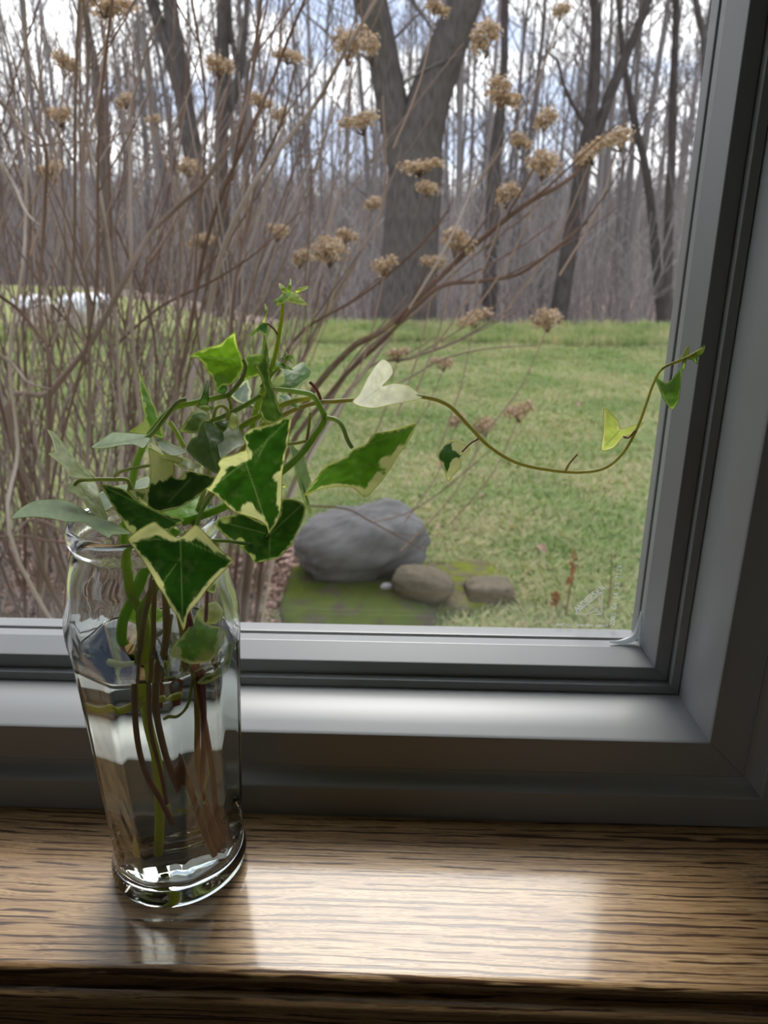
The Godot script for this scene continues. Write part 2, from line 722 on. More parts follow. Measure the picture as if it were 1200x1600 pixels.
func build_mulch() -> void:
	var b := MB.new()
	for j in 25:
		for i in 41:
			var d := lerpf(0.7, 3.8, j / 24.0)
			var x := lerpf(-3.4, -0.5, i / 40.0)
			b.vert(Vector3(x, ground(x, d) + 0.012 + 0.015 * fine.get_noise_2d(x * 6.0, d * 6.0), -d))
	for j in 24:
		for i in 40:
			var a := j * 41 + i
			b.tri(a, a + 41, a + 1)
			b.tri(a + 1, a + 41, a + 42)
	b.smooth()
	structure("mulch_bed", b.mesh(), M.mulch, "brown bark mulch bed under the shrub")
	var chip := MB.new()
	chip.box(Vector3(-0.022, -0.004, -0.009), Vector3(0.022, 0.004, 0.009))
	chip.smooth()
	var mm := MultiMesh.new()
	mm.transform_format = MultiMesh.TRANSFORM_3D
	mm.use_colors = true
	mm.mesh = chip.mesh()
	mm.instance_count = 7000
	for k in 7000:
		var d := rng.randf_range(2.3, 3.8)
		var x := rng.randf_range(-2.2, -0.5)
		var bs := Basis.from_euler(Vector3(rng.randf_range(-0.5, 0.5), rng.randf() * TAU, rng.randf_range(-0.5, 0.5))).scaled(Vector3.ONE * rng.randf_range(0.4, 1.2))
		mm.set_instance_transform(k, Transform3D(bs, Vector3(x, ground(x, d) + 0.022, -d)))
		var t := rng.randf()
		mm.set_instance_color(k, Color(0.11, 0.07, 0.05).lerp(Color(0.42, 0.29, 0.24), t * t))
	var o := MultiMeshInstance3D.new()
	o.multimesh = mm
	o.material_override = M.chip
	o.name = "bark_chips"
	add_child(o)
	tag(o, "loose pinkish brown bark chips under the shrub", "mulch", "", "stuff")


func tuft(blades: int, sd: int) -> ArrayMesh:
	var r := RandomNumberGenerator.new()
	r.seed = sd
	var b := MB.new()
	for k in blades:
		var o := Vector3(r.randf_range(-0.05, 0.05), 0, r.randf_range(-0.05, 0.05))
		var a := r.randf() * TAU
		var lean := Vector3(cos(a), 0, sin(a)) * r.randf_range(0.01, 0.05)
		var sd2 := Vector3(-sin(a), 0, cos(a)) * 0.0032
		var hgt := r.randf_range(0.03, 0.07)
		var straw := r.randf() < 0.38
		var col := Color(0.52, 0.47, 0.33) if straw else Color(0.30, 0.37, 0.17).lerp(Color(0.40, 0.46, 0.25), r.randf())
		var i := b.v.size()
		b.vert(o - sd2, col)
		b.vert(o + sd2, col)
		b.vert(o + lean * 0.5 + Vector3(0, hgt * 0.65, 0) - sd2 * 0.8, col)
		b.vert(o + lean * 0.5 + Vector3(0, hgt * 0.65, 0) + sd2 * 0.8, col)
		b.vert(o + lean * 1.4 + Vector3(0, hgt, 0), col)
		b.tri(i, i + 2, i + 1)
		b.tri(i + 1, i + 2, i + 3)
		b.tri(i + 2, i + 4, i + 3)
	b.smooth()
	return b.mesh()


func scatter_grass(called: String, label: String, count: int, d0: float, d1: float, tall: float) -> void:
	var mm := MultiMesh.new()
	mm.transform_format = MultiMesh.TRANSFORM_3D
	mm.use_colors = true
	mm.mesh = tuft(16, 3)
	var xf := []
	var cols := []
	for k in count:
		var t := rng.randf()
		var d := lerpf(d0, d1, pow(t, 1.3))
		var x := rng.randf_range(-0.8, 0.8) * (d + 0.6)
		if in_bed(x, d):
			continue
		if x > -0.55 and x < 0.42 and d < 3.45:
			if rng.randf() < 0.8:
				continue
		if d > crest(x, d):
			continue
		var s := rng.randf_range(0.7, 1.3) * tall
		var bs := Basis.from_euler(Vector3(rng.randf_range(-0.2, 0.2), rng.randf() * TAU, 0)).scaled(Vector3(1.45, s, 1.45))
		xf.append(Transform3D(bs, Vector3(x, ground(x, d), -d)))
		var patch := clampf(0.5 + 1.1 * noise.get_noise_2d(x * 0.9, d * 0.9) + 0.4 * fine.get_noise_2d(x * 3.0, d * 3.0), 0.0, 1.0)
		cols.append(Color(0.72, 0.84, 0.62).lerp(Color(1.12, 1.02, 0.98), patch))
	mm.instance_count = xf.size()
	for k in xf.size():
		mm.set_instance_transform(k, xf[k])
		mm.set_instance_color(k, cols[k])
	var o := MultiMeshInstance3D.new()
	o.multimesh = mm
	o.material_override = M.grass
	o.name = called
	add_child(o)
	tag(o, label, "grass", "", "stuff")


func build_grass() -> void:
	scatter_grass("lawn_grass", "short green and straw-coloured lawn grass", 60000, 2.4, 12.6, 0.85)
	scatter_grass("tall_grass", "longer grass along the far edge of the lawn", 7000, 11.2, 12.6, 2.2)


# ---------------------------------------------------------------- woods
func branch(b: MB, p: Vector3, dir: Vector3, len: float, r: float, level: int, rr: RandomNumberGenerator, col: Color, sides := 4) -> void:
	var pts := PackedVector3Array([p])
	var d := dir.normalized()
	var steps := 4
	var q := p
	for k in steps:
		d = (d + Vector3(rr.randf_range(-0.22, 0.22), rr.randf_range(-0.08, 0.24), rr.randf_range(-0.22, 0.22))).normalized()
		q += d * len / steps
		pts.append(q)
	b.tube(pts, radii(pts.size(), r, maxf(r * 0.35, 0.0045)), sides, col, null, false)
	if level <= 0:
		return
	var kids := rr.randi_range(3, 5)
	for k in kids:
		var t := rr.randf_range(0.25, 1.0)
		var fi := t * steps
		var i := mini(int(fi), steps - 1)
		var o := pts[i].lerp(pts[i + 1], fi - i)
		var side_dir := Vector3(rr.randf_range(-1, 1), rr.randf_range(-0.1, 0.8), rr.randf_range(-1, 1)).normalized()
		branch(b, o, (d * 0.7 + side_dir).normalized(), len * rr.randf_range(0.35, 0.6), maxf(r * 0.42, 0.0065), level - 1, rr, col, 3)


# a bare tree grown from scratch, base at the origin
func grow_tree(sd: int, height: float, r: float, col: Color, first: float, boughs: int, depth: int) -> Array:
	var rr := RandomNumberGenerator.new()
	rr.seed = sd
	var t := MB.new()
	var pts := PackedVector3Array()
	var q := Vector3.ZERO
	var lean := Vector3(rr.randf_range(-0.09, 0.09), 0, rr.randf_range(-0.06, 0.06))
	for k in 11:
		pts.append(q)
		q += (Vector3.UP + lean + Vector3(rr.randf_range(-0.05, 0.05), 0, rr.randf_range(-0.05, 0.05))) * height / 10.0
	t.tube(pts, radii(11, r, r * 0.18), 7, col, null, true)
	var b := MB.new()
	for k in boughs:
		var f := lerpf(first, 0.98, float(k) / boughs) * 10.0
		var i := mini(int(f), 9)
		var o := pts[i].lerp(pts[i + 1], f - i)
		var a := rr.randf() * TAU
		var d := Vector3(cos(a), rr.randf_range(0.4, 1.3), sin(a))
		branch(b, o, d, height * rr.randf_range(0.10, 0.22) * (1.15 - f / 14.0), r * lerpf(0.45, 0.15, f / 10.0), depth, rr, col)
	return [t.mesh(), b.mesh()]


func traced_trunk(b: MB, q: Array, d: float, col: Color) -> PackedVector3Array:
	var pts := PackedVector3Array()
	var rad := PackedFloat32Array()
	for k in q:
		var p := at(k[0], k[1], d)
		pts.append(p)
		rad.append(k[2] * 0.5 * mpp(p))
	var sp := PackedVector3Array()
	var sr := PackedFloat32Array()
	var m := pts.size()
	for k in m - 1:
		for s in 4:
			sp.append(pts[k].cubic_interpolate(pts[k + 1], pts[maxi(k - 1, 0)], pts[mini(k + 2, m - 1)], s / 4.0))
			sr.append(lerpf(rad[k], rad[k + 1], s / 4.0))
	sp.append(pts[m - 1])
	sr.append(rad[m - 1])
	b.tube(sp, sr, 10, col)
	return sp


func traced_tree(label: String, d: float, limbs: Array, boughs: int, sd: int, tone: float) -> void:
	var rr := RandomNumberGenerator.new()
	rr.seed = sd
	var col := Color(0.15, 0.13, 0.125) * tone
	col.a = 1.0
	var root := thing("bare_tree", label, "tree", Vector3.ZERO, "")
	var tw := MB.new()
	for k in limbs.size():
		var q: Array = limbs[k]
		var b := MB.new()
		if k == 0:
			# carry the trunk down to the ground
			var foot := at(q[0][0], q[0][1], d)
			var gy := ground(foot.x, d)
			if foot.y > gy:
				var pts := PackedVector3Array([Vector3(foot.x, gy - 0.1, -d), Vector3(foot.x, lerpf(gy, foot.y, 0.3), -d), foot])
				var r0: float = q[0][2] * 0.5 * mpp(foot)
				b.tube(pts, PackedFloat32Array([r0 * 1.35, r0 * 1.08, r0]), 10, col)
		var line := traced_trunk(b, q, d, col)
		put("trunk" if k == 0 else "limb", b.mesh(), M.bark, root)
		# beyond the frame the limb goes on and thins out into boughs
		var e := line[line.size() - 1]
		var dir := (e - line[line.size() - 2]).normalized()
		var r1: float = q[q.size() - 1][2] * 0.5 * mpp(e)
		if q[q.size() - 1][1] <= 5:
			branch(tw, e, dir, 4.5, r1, 2, rr, col, 7)
		for j in boughs:
			var i := rr.randi_range(line.size() / 3, line.size() - 2)
			var a := rr.randf() * TAU
			branch(tw, line[i], Vector3(cos(a), rr.randf_range(0.3, 1.2), sin(a) * 0.7), rr.randf_range(0.9, 2.2), r1 * rr.randf_range(0.12, 0.22), 2, rr, col)
	put("branches", tw.mesh(), M.plain_bark, root)


func build_woods() -> void:
	traced_tree("large forked tree with two thick dark curving limbs at the lawn edge", 13.6, [
		[[632, 520, 104], [636, 460, 92], [640, 400, 88], [645, 330, 86], [650, 270, 84], [656, 215, 74], [672, 150, 66], [697, 80, 60], [716, 30, 56], [729, -10, 52], [742, -70, 48]],
		[[645, 330, 56], [632, 270, 50], [622, 215, 48], [612, 160, 50], [601, 100, 48], [592, 50, 46], [583, 0, 44], [575, -50, 40]],
		[[606, 120, 14], [585, 60, 12], [565, 20, 12], [550, -20, 11]]], 7, 41, 1.0)
	traced_tree("leaning grey tree with twin stems rising through the shrub", 15.5, [
		[[338, 470, 34], [328, 400, 33], [318, 330, 32], [306, 265, 31], [296, 210, 30], [287, 150, 29], [279, 90, 26], [270, 40, 25], [264, -5, 24], [258, -60, 22]],
		[[288, 165, 22], [272, 110, 22], [255, 55, 20], [243, 20, 19], [234, -10, 18], [222, -60, 16]]], 6, 42, 0.95)
	traced_tree("straight dark tree with a thin side fork beside the leaning grey tree", 14.6, [
		[[350, 470, 26], [347, 400, 25], [346, 320, 24], [346, 240, 22], [347, 160, 22], [348, 80, 21], [349, 0, 21], [350, -60, 20]],
		[[347, 210, 14], [366, 150, 14], [376, 105, 11], [382, 60, 9], [386, 0, 8]],
		[[374, 118, 9], [362, 60, 9], [357, 0, 8], [354, -40, 8]]], 7, 43, 0.85)
	traced_tree("slim tree with a kinked trunk behind the left of the shrub", 17.0, [
		[[172, 450, 17], [166, 360, 16], [163, 270, 15], [160, 200, 15], [153, 140, 15], [146, 90, 14], [138, 50, 12], [133, 10, 11], [128, -30, 10]]], 8, 44, 1.0)
	traced_tree("upright slim tree standing right of the large forked tree", 16.0, [
		[[764, 512, 25], [767, 430, 24], [769, 350, 23], [772, 280, 22], [777, 220, 20], [783, 160, 15], [788, 90, 12], [788, 30, 12], [790, -30, 11]]], 6, 45, 0.95)
	traced_tree("tree splitting in a wide V above its trunk beyond the lawn", 15.2, [
		[[868, 516, 30], [880, 450, 27], [889, 390, 26], [902, 320, 25], [912, 260, 25], [920, 205, 22], [927, 150, 19], [931, 90, 17], [932, 40, 16], [929, 0, 15], [927, -50, 15]],
		[[917, 225, 18], [935, 200, 17], [952, 150, 16], [970, 108, 16], [987, 65, 14], [1003, 28, 13], [1016, -10, 12], [1030, -60, 11]],
		[[914, 195, 7], [893, 160, 6], [880, 130, 5], [873, 100, 5], [864, 88, 4], [852, 80, 3]]], 5, 46, 0.8)
	traced_tree("crooked slim tree crossing behind the V-shaped tree", 16.6, [
		[[1035, 515, 16], [1028, 440, 15], [1020, 350, 14], [1013, 290, 13], [1004, 240, 12], [994, 205, 13], [988, 170, 12], [980, 125, 9], [974, 85, 9], [969, 40, 8], [966, -10, 8]]], 6, 47, 0.85)
	traced_tree("straight slim tree close to the right window frame", 16.2, [
		[[1042, 515, 17], [1043, 440, 16], [1045, 350, 15], [1048, 270, 14], [1051, 200, 13], [1053, 120, 12], [1056, 40, 11], [1057, -20, 11]]], 8, 48, 0.8)
	traced_tree("tree with an angled top half hidden by the right window frame", 15.0, [
		[[1085, 515, 14], [1090, 400, 14], [1096, 250, 13], [1101, 130, 13], [1100, 60, 11], [1092, 25, 10], [1085, -10, 9]],
		[[1101, 70, 6], [1106, 30, 6], [1112, -10, 5]]], 4, 49, 0.8)
	# the wood beyond
	var kinds := []
	for k in 9:
		var tone := lerpf(0.75, 1.25, k / 8.0)
		kinds.append(grow_tree(100 + k, 11.0 + (k % 4) * 1.7, 0.065 + 0.014 * (k % 5), Color(0.20 * tone, 0.178 * tone, 0.17 * tone), 0.22 + 0.04 * (k % 3), 13, 2))
	for k in 385:
		var d := lerpf(19.0, 85.0, pow(rng.randf(), 0.8))
		var x := rng.randf_range(-0.62, 0.46) * d
		if k >= 285:
			# the wood goes on to either side of the view
			x = (rng.randf_range(0.46, 0.95) if k % 3 else rng.randf_range(-0.95, -0.62)) * d
		if d < crest(x, d) + 1.5:
			d += 9.0
		var root := thing("woodland_tree", "thin bare grey tree among many in the woods beyond the lawn", "tree", Vector3(x, ground(x, d) - 0.05, -d), "bare trees in the woods")
		var kind: Array = kinds[rng.randi() % 9]
		root.rotation.y = rng.randf() * TAU
		var s := rng.randf_range(0.75, 1.25)
		root.scale = Vector3(s, s * rng.randf_range(0.9, 1.1), s)
		put("trunk", kind[0], M.plain_bark, root)
		put("branches", kind[1], M.plain_bark, root)
	# undergrowth of saplings and brush
	var rr := RandomNumberGenerator.new()
	rr.seed = 61
	var b := MB.new()
	for k in 7:
		var o := Vector3(rr.randf_range(-0.5, 0.5), 0, rr.randf_range(-0.5, 0.5))
		branch(b, o, Vector3(rr.randf_range(-0.25, 0.25), 1, rr.randf_range(-0.25, 0.25)), rr.randf_range(1.2, 3.2), 0.02, 1, rr, Color.WHITE, 3)
	var mm := MultiMesh.new()
	mm.transform_format = MultiMesh.TRANSFORM_3D
	mm.use_colors = true
	mm.mesh = b.mesh()
	mm.instance_count = 2800
	for k in 2800:
		var d := lerpf(15.0, 85.0, pow(rng.randf(), 0.8))
		var x := rng.randf_range(-0.8, 0.8) * d
		if d < crest(x, d) + 1.0:
			d += 10.0
		var s := rng.randf_range(0.7, 1.5)
		mm.set_instance_transform(k, Transform3D(Basis.from_euler(Vector3(0, rng.randf() * TAU, 0)).scaled(Vector3(s, s, s)), Vector3(x, ground(x, d), -d)))
		var t := rng.randf_range(0.17, 0.38)
		mm.set_instance_color(k, Color(t * 1.08, t * 0.95, t * 0.9))
	var o2 := MultiMeshInstance3D.new()
	o2.multimesh = mm
	o2.material_override = M.plain_bark
	o2.name = "undergrowth"
	add_child(o2)
	tag(o2, "tangled grey-brown undergrowth of saplings between the trees", "undergrowth", "", "stuff")


# ---------------------------------------------------------------- hydrangea shrub
func flower_mesh(sd: int, flat: float) -> ArrayMesh:
	var r := RandomNumberGenerator.new()
	r.seed = sd
	var b := MB.new()
	var lobes := []
	for k in 7:
		lobes.append(Vector3(r.randf_range(-0.6, 0.6), r.randf_range(-0.2, 0.35), r.randf_range(-0.6, 0.6)))
	for k in 420:
		var lo: Vector3 = lobes[r.randi() % 7]
		var d := Vector3(r.randf_range(-1, 1), r.randf_range(-0.5, 1), r.randf_range(-1, 1)).normalized()
		var p := (lo + d * r.randf_range(0.15, 0.52))
		p.y *= flat * 1.25
		var u := Vector3(r.randf_range(-1, 1), r.randf_range(-1, 1), r.randf_range(-1, 1)).normalized()
		var w := u.cross(d + Vector3(0.01, 0, 0)).normalized()
		u = w.cross(d).normalized()
		var s := r.randf_range(0.06, 0.12)
		var t := r.randf()
		var col := Color(0.36, 0.25, 0.155).lerp(Color(0.66, 0.56, 0.45), t)
		var i := b.v.size()
		b.vert(p, col)
		b.vert(p + u * s + d * s * 0.4, col)
		b.vert(p + w * s + d * s * 0.3, col)
		b.vert(p - u * s + d * s * 0.4, col)
		b.vert(p - w * s + d * s * 0.3, col)
		b.tri(i, i + 1, i + 2)
		b.tri(i, i + 2, i + 3)
		b.tri(i, i + 3, i + 4)
		b.tri(i, i + 4, i + 1)
	b.smooth()
	for k in 14:
		var lo: Vector3 = lobes[k % 7]
		lo.y *= flat
		b.tube(PackedVector3Array([Vector3(0, -0.75, 0), Vector3(lo.x * 0.5, -0.3, lo.z * 0.5), lo]), PackedFloat32Array([0.035, 0.025, 0.015]), 4, Color(0.26, 0.18, 0.12), null, false)
	return b.mesh()


func shrub_stem(root: Node3D, pts: PackedVector3Array, r0: float, r1: float, rr: RandomNumberGenerator, twigs: int) -> void:
	var b := MB.new()
	var sp := spline(pts, 5)
	var t := rr.randf()
	var col := Color(0.11, 0.072, 0.055).lerp(Color(0.50, 0.45, 0.40), pow(t, 1.9))
	var col2 := col.lerp(Color(0.16, 0.10, 0.075), 0.55)
	b.tube(sp, radii(sp.size(), r0, r1), 6, col, col2)
	# opposite buds and short spurs at the joints
	for k in twigs:
		var i := rr.randi_range(int(sp.size() * 0.35), sp.size() - 2)
		var dir := (sp[i + 1] - sp[i]).normalized()
		var a := rr.randf() * TAU
		var sd := Vector3(cos(a), 0.35, sin(a))
		var len := rr.randf_range(0.06, 0.42)
		var rr0 := lerpf(r0, r1, float(i) / sp.size()) * 0.55
		var q := sp[i]
		var line := PackedVector3Array([q])
		var d := (dir * 0.9 + sd * 0.8).normalized()
		for s in 3:
			d = (d + Vector3(rr.randf_range(-0.2, 0.2), 0.14, rr.randf_range(-0.2, 0.2))).normalized()
			q += d * len / 3.0
			line.append(q)
		b.tube(line, radii(4, rr0, rr0 * 0.5), 5, col2)
	put("stem", b.mesh(), M.twig, root)


func build_shrub() -> void:
	var rr := RandomNumberGenerator.new()
	rr.seed = 515
	var base := Vector3(-1.15, ground(-1.15, 2.75), -2.75)
	var root := thing("hydrangea_shrub", "leafless brown hydrangea shrub with dried tan flower heads outside the window", "shrub", base)
	# stems that can be followed one by one
	var traced := [
		[1.7, 0.0075, [[20, 690], [78, 613], [143, 533], [200, 428], [233, 367], [277, 323], [320, 283], [363, 213], [390, 143], [402, 50], [412, -40]]],
		[2.2, 0.011, [[400, 800], [470, 640], [545, 548], [600, 515], [667, 452], [743, 382], [820, 320], [882, 285], [925, 245]]],
		[2.2, 0.008, [[430, 760], [520, 610], [600, 530], [680, 452], [745, 440], [805, 430], [850, 402], [918, 346]]],
		[2.0, 0.008, [[290, 700], [320, 520], [345, 400], [393, 293], [450, 217], [497, 157], [530, 97], [587, 0], [610, -50]]],
		[2.1, 0.007, [[270, 720], [300, 500], [330, 350], [387, 213], [420, 140], [443, 80], [480, -10]]],
		[2.4, 0.007, [[395, 780], [450, 620], [500, 500], [560, 400], [600, 310], [598, 150]]],
		[2.3, 0.006, [[380, 800], [430, 600], [470, 520], [560, 465], [640, 400], [700, 330]]],
		[2.5, 0.007, [[440, 800], [560, 590], [640, 560], [720, 530], [800, 480]]],
		[2.3, 0.006, [[410, 800], [480, 690], [560, 560], [660, 480], [705, 430], [765, 380], [830, 330]]],
		[1.5, 0.006, [[70, 900], [75, 750], [78, 640], [76, 560], [62, 470], [70, 330], [72, 235], [55, 200]]],
		[1.7, 0.006, [[130, 900], [138, 700], [140, 540], [132, 380], [130, 250], [138, 110], [130, 0], [128, -40]]],
		[1.9, 0.006, [[225, 900], [222, 700], [205, 500], [205, 380], [203, 250], [206, 170], [232, 65], [240, 40]]],
		[1.8, 0.006, [[195, 900], [190, 700], [180, 480], [160, 320], [140, 235], [100, 155]]],
		[1.9, 0.006, [[290, 900], [275, 700], [278, 500], [280, 330], [240, 200], [232, 80]]],
		[1.6, 0.005, [[30, 880], [28, 700], [15, 560], [35, 420], [40, 330], [42, 110], [38, 0]]],
		[2.0, 0.006, [[360, 860], [365, 700], [360, 560], [368, 440], [385, 360], [405, 270], [440, 190], [462, 100]]],
		[2.2, 0.005, [[440, 820], [530, 640], [640, 480], [700, 380], [735, 300], [748, 250]]],
		[2.4, 0.004, [[470, 790], [540, 795], [580, 815], [630, 842], [665, 862]]],
		[2.4, 0.003, [[585, 815], [640, 800], [700, 760], [770, 700]]],
		[1.6, 0.0040, [[-20, 840], [40, 838], [75, 845], [130, 850]]],
		[1.6, 0.0040, [[25, 832], [48, 812], [85, 822], [104, 845]]],
		[1.5, 0.0042, [[-20, 140], [15, 175], [40, 212], [72, 232]]],
		[1.6, 0.0042, [[-20, 225], [20, 285], [40, 330], [62, 352]]],
		[1.5, 0.0042, [[-20, 450], [30, 485], [70, 535], [80, 540]]],
		[1.5, 0.0040, [[-20, 540], [20, 570], [45, 598], [80, 608]]],
		[1.8, 0.0040, [[80, 475], [120, 520], [150, 565], [160, 572]]],
		[1.9, 0.0042, [[180, 540], [250, 480], [330, 440], [400, 395], [470, 330]]],
		[2.3, 0.0035, [[560, 630], [640, 590], [690, 562], [760, 545], [840, 540]]]]
	for s in traced:
		var d: float = s[0]
		var pts := PackedVector3Array()
		var first := at(s[2][0][0], s[2][0][1], d)
		var gx: float = lerpf(first.x, base.x, 0.25)
		var gd := lerpf(d, 2.75, 0.5)
		if s[1] > 0.0045:
			pts.append(Vector3(gx, ground(gx, gd), -gd) - base)
		var k := 0
		for q in s[2]:
			pts.append(at(q[0], q[1], d + 0.05 * sin(k * 1.7)) - base)
			k += 1
		shrub_stem(root, pts, s[1], s[1] * 0.45, rr, 4 if s[1] > 0.0045 else 1)
	# the thicket of stems behind them
	for k in 280:
		var gx := rr.randf_range(-2.2, -0.62)
		var gd := rr.randf_range(2.0, 3.5)
		var t := (gx + 1.6) / 1.0
		var lean := 0.16 * rr.randfn() + 0.24 * maxf(t, -0.4) + (0.25 if rr.randf() < 0.16 else 0.0)
		var hgt := rr.randf_range(1.5, 2.5) * (1.0 - 0.16 * absf(lean))
		var p := Vector3(gx, ground(gx, gd), -gd)
		var pts := PackedVector3Array([p - base])
		var ld := 0.15 * rr.randfn()
		var bow := rr.randf_range(-0.12, 0.18)
		for j in 6:
			var f := (j + 1) / 6.0
			pts.append(p - base + Vector3(lean * hgt * (f + bow * f * f) + rr.randf_range(-0.045, 0.045), hgt * f, ld * hgt * f + rr.randf_range(-0.04, 0.04)))
		var r := rr.randf_range(0.0026, 0.0062)
		if pts[2].x + base.x > -0.20 * (-(pts[2].z + base.z)) or pts[3].x + base.x > -0.10 * (-(pts[3].z + base.z)):
			continue
		shrub_stem(root, pts, r, r * 0.45, rr, rr.randi_range(4, 9))
	# flower heads: x, y, width, height in the picture, distance
	var heads := [[340, 105, 52, 38, 2.2], [580, 80, 36, 46, 2.1], [545, 72, 60, 60, 2.2], [450, 90, 62, 22, 2.2], [755, 65, 62, 52, 2.2], [783, 148, 74, 46, 2.2],
		[565, 195, 72, 36, 2.0], [655, 263, 72, 28, 2.3], [668, 297, 42, 24, 2.4], [850, 190, 48, 38, 2.2], [812, 222, 44, 26, 2.3], [965, 222, 64, 36, 2.2], [922, 242, 56, 36, 2.2], [850, 262, 64, 44, 2.2], [790, 308, 48, 38, 2.2],
		[713, 380, 66, 46, 2.2], [680, 415, 44, 28, 2.3], [600, 418, 42, 34, 2.2], [515, 396, 62, 46, 2.2], [470, 406, 38, 32, 2.3], [540, 370, 44, 26, 2.3], [435, 366, 38, 30, 2.3],
		[740, 500, 58, 28, 2.5], [855, 503, 56, 36, 2.5], [875, 20, 38, 24, 2.3], [620, 555, 46, 28, 2.5], [693, 570, 42, 24, 2.6], [810, 645, 50, 36, 2.6], [757, 668, 44, 32, 2.6], [712, 658, 36, 22, 2.6],
		[100, 102, 46, 44, 2.0], [95, 185, 52, 34, 2.1], [165, 12, 92, 34, 2.0], [315, 378, 52, 22, 2.4], [582, 320, 36, 24, 2.5], [405, 160, 46, 26, 2.5], [440, 185, 32, 30, 2.5], [80, 270, 40, 34, 2.4], [295, 265, 40, 30, 2.5], [195, 160, 36, 24, 2.5], [680, 10, 50, 28, 2.4], [240, 190, 30, 20, 2.5]]
	var kinds := []
	for k in 5:
		kinds.append(flower_mesh(300 + k, 0.8 + 0.08 * k))
	for k in heads.size():
		var q: Array = heads[k]
		var p := at(q[0], q[1], q[4])
		var s := mpp(p)
		var holder: Node3D = root
		var where := p - base
		# the twig that carries it
		if k > 10:
			var tw := MB.new()
			var e := Vector3(0, -q[3] * 0.3 * s, 0)
			var low := Vector3(-rr.randf_range(0.06, 0.22) - 0.1 * clampf((q[1] - 500) / 150.0, 0.0, 1.0), -rr.randf_range(0.25, 0.42), rr.randf_range(-0.08, 0.08))
			tw.tube(spline(PackedVector3Array([e + low, e + low * Vector3(0.35, 0.5, 0.5), e]), 5), radii(11, 0.0032, 0.0018), 5, Color(0.30, 0.22, 0.17))
			holder = put("flower_stalk", tw.mesh(), M.twig, root, where)
			where = Vector3.ZERO
		var o := put("flower_head", kinds[k % 5], M.floret, holder, where)
		o.scale = Vector3(q[2] * 0.55, q[3] * 0.62, q[2] * 0.5) * s
		o.rotation = Vector3(rr.randf_range(-0.2, 0.2), 0, 0.45 if k == 11 or k == 12 else rr.randf_range(-0.25, 0.25))


# ---------------------------------------------------------------- rocks
func rock_mesh(sd: int, size: Vector3, pw: float, rough: float, a: Color, b2: Color, moss := Color(0, 0, 0, 0), moss_amount := 0.0) -> ArrayMesh:
	var nz := FastNoiseLite.new()
	nz.seed = sd
	nz.frequency = 1.0
	nz.fractal_octaves = 4
	var b := MB.new()
	var nu := 56
	var nv := 34
	for j in nv + 1:
		var ph := PI * j / nv - PI / 2
		for i in nu:
			var th := TAU * i / nu
			var d := Vector3(cos(ph) * cos(th), sin(ph), cos(ph) * sin(th))
			var k := pow(pow(absf(d.x), pw) + pow(absf(d.y), pw) + pow(absf(d.z), pw), -1.0 / pw)
			k *= 1.0 + rough * nz.get_noise_3dv(d * 1.2) + rough * 0.35 * nz.get_noise_3dv(d * 4.0)
			var t := clampf(0.5 + 0.9 * nz.get_noise_3dv(d * 5.0) + 0.5 * nz.get_noise_3dv(d * 17.0), 0, 1)
			var col := a.lerp(b2, t)
			if moss_amount > 0.0:
				var mo := smoothstep(0.5, 0.62, moss_amount + 0.6 * nz.get_noise_3dv(d * 3.0 + Vector3(9, 0, 0)) + 0.3 * nz.get_noise_3dv(d * 11.0))
				col = col.lerp(moss * (0.85 + 0.3 * t), mo)
			col.a = 1.0
			b.vert(d * k * size * 0.5, col)
	for j in nv:
		for i in nu:
			var p := j * nu + i
			var q := j * nu + (i + 1) % nu
			b.tri(p, q, p + nu)
			b.tri(q, q + nu, p + nu)
	b.smooth()
	return b.mesh()


func rock(called: String, label: String, cat: String, mesh: ArrayMesh, where: Vector3, turn: Vector3) -> void:
	var o := put(called, mesh, M.rock, null, where)
	o.rotation = turn
	tag(o, label, cat)


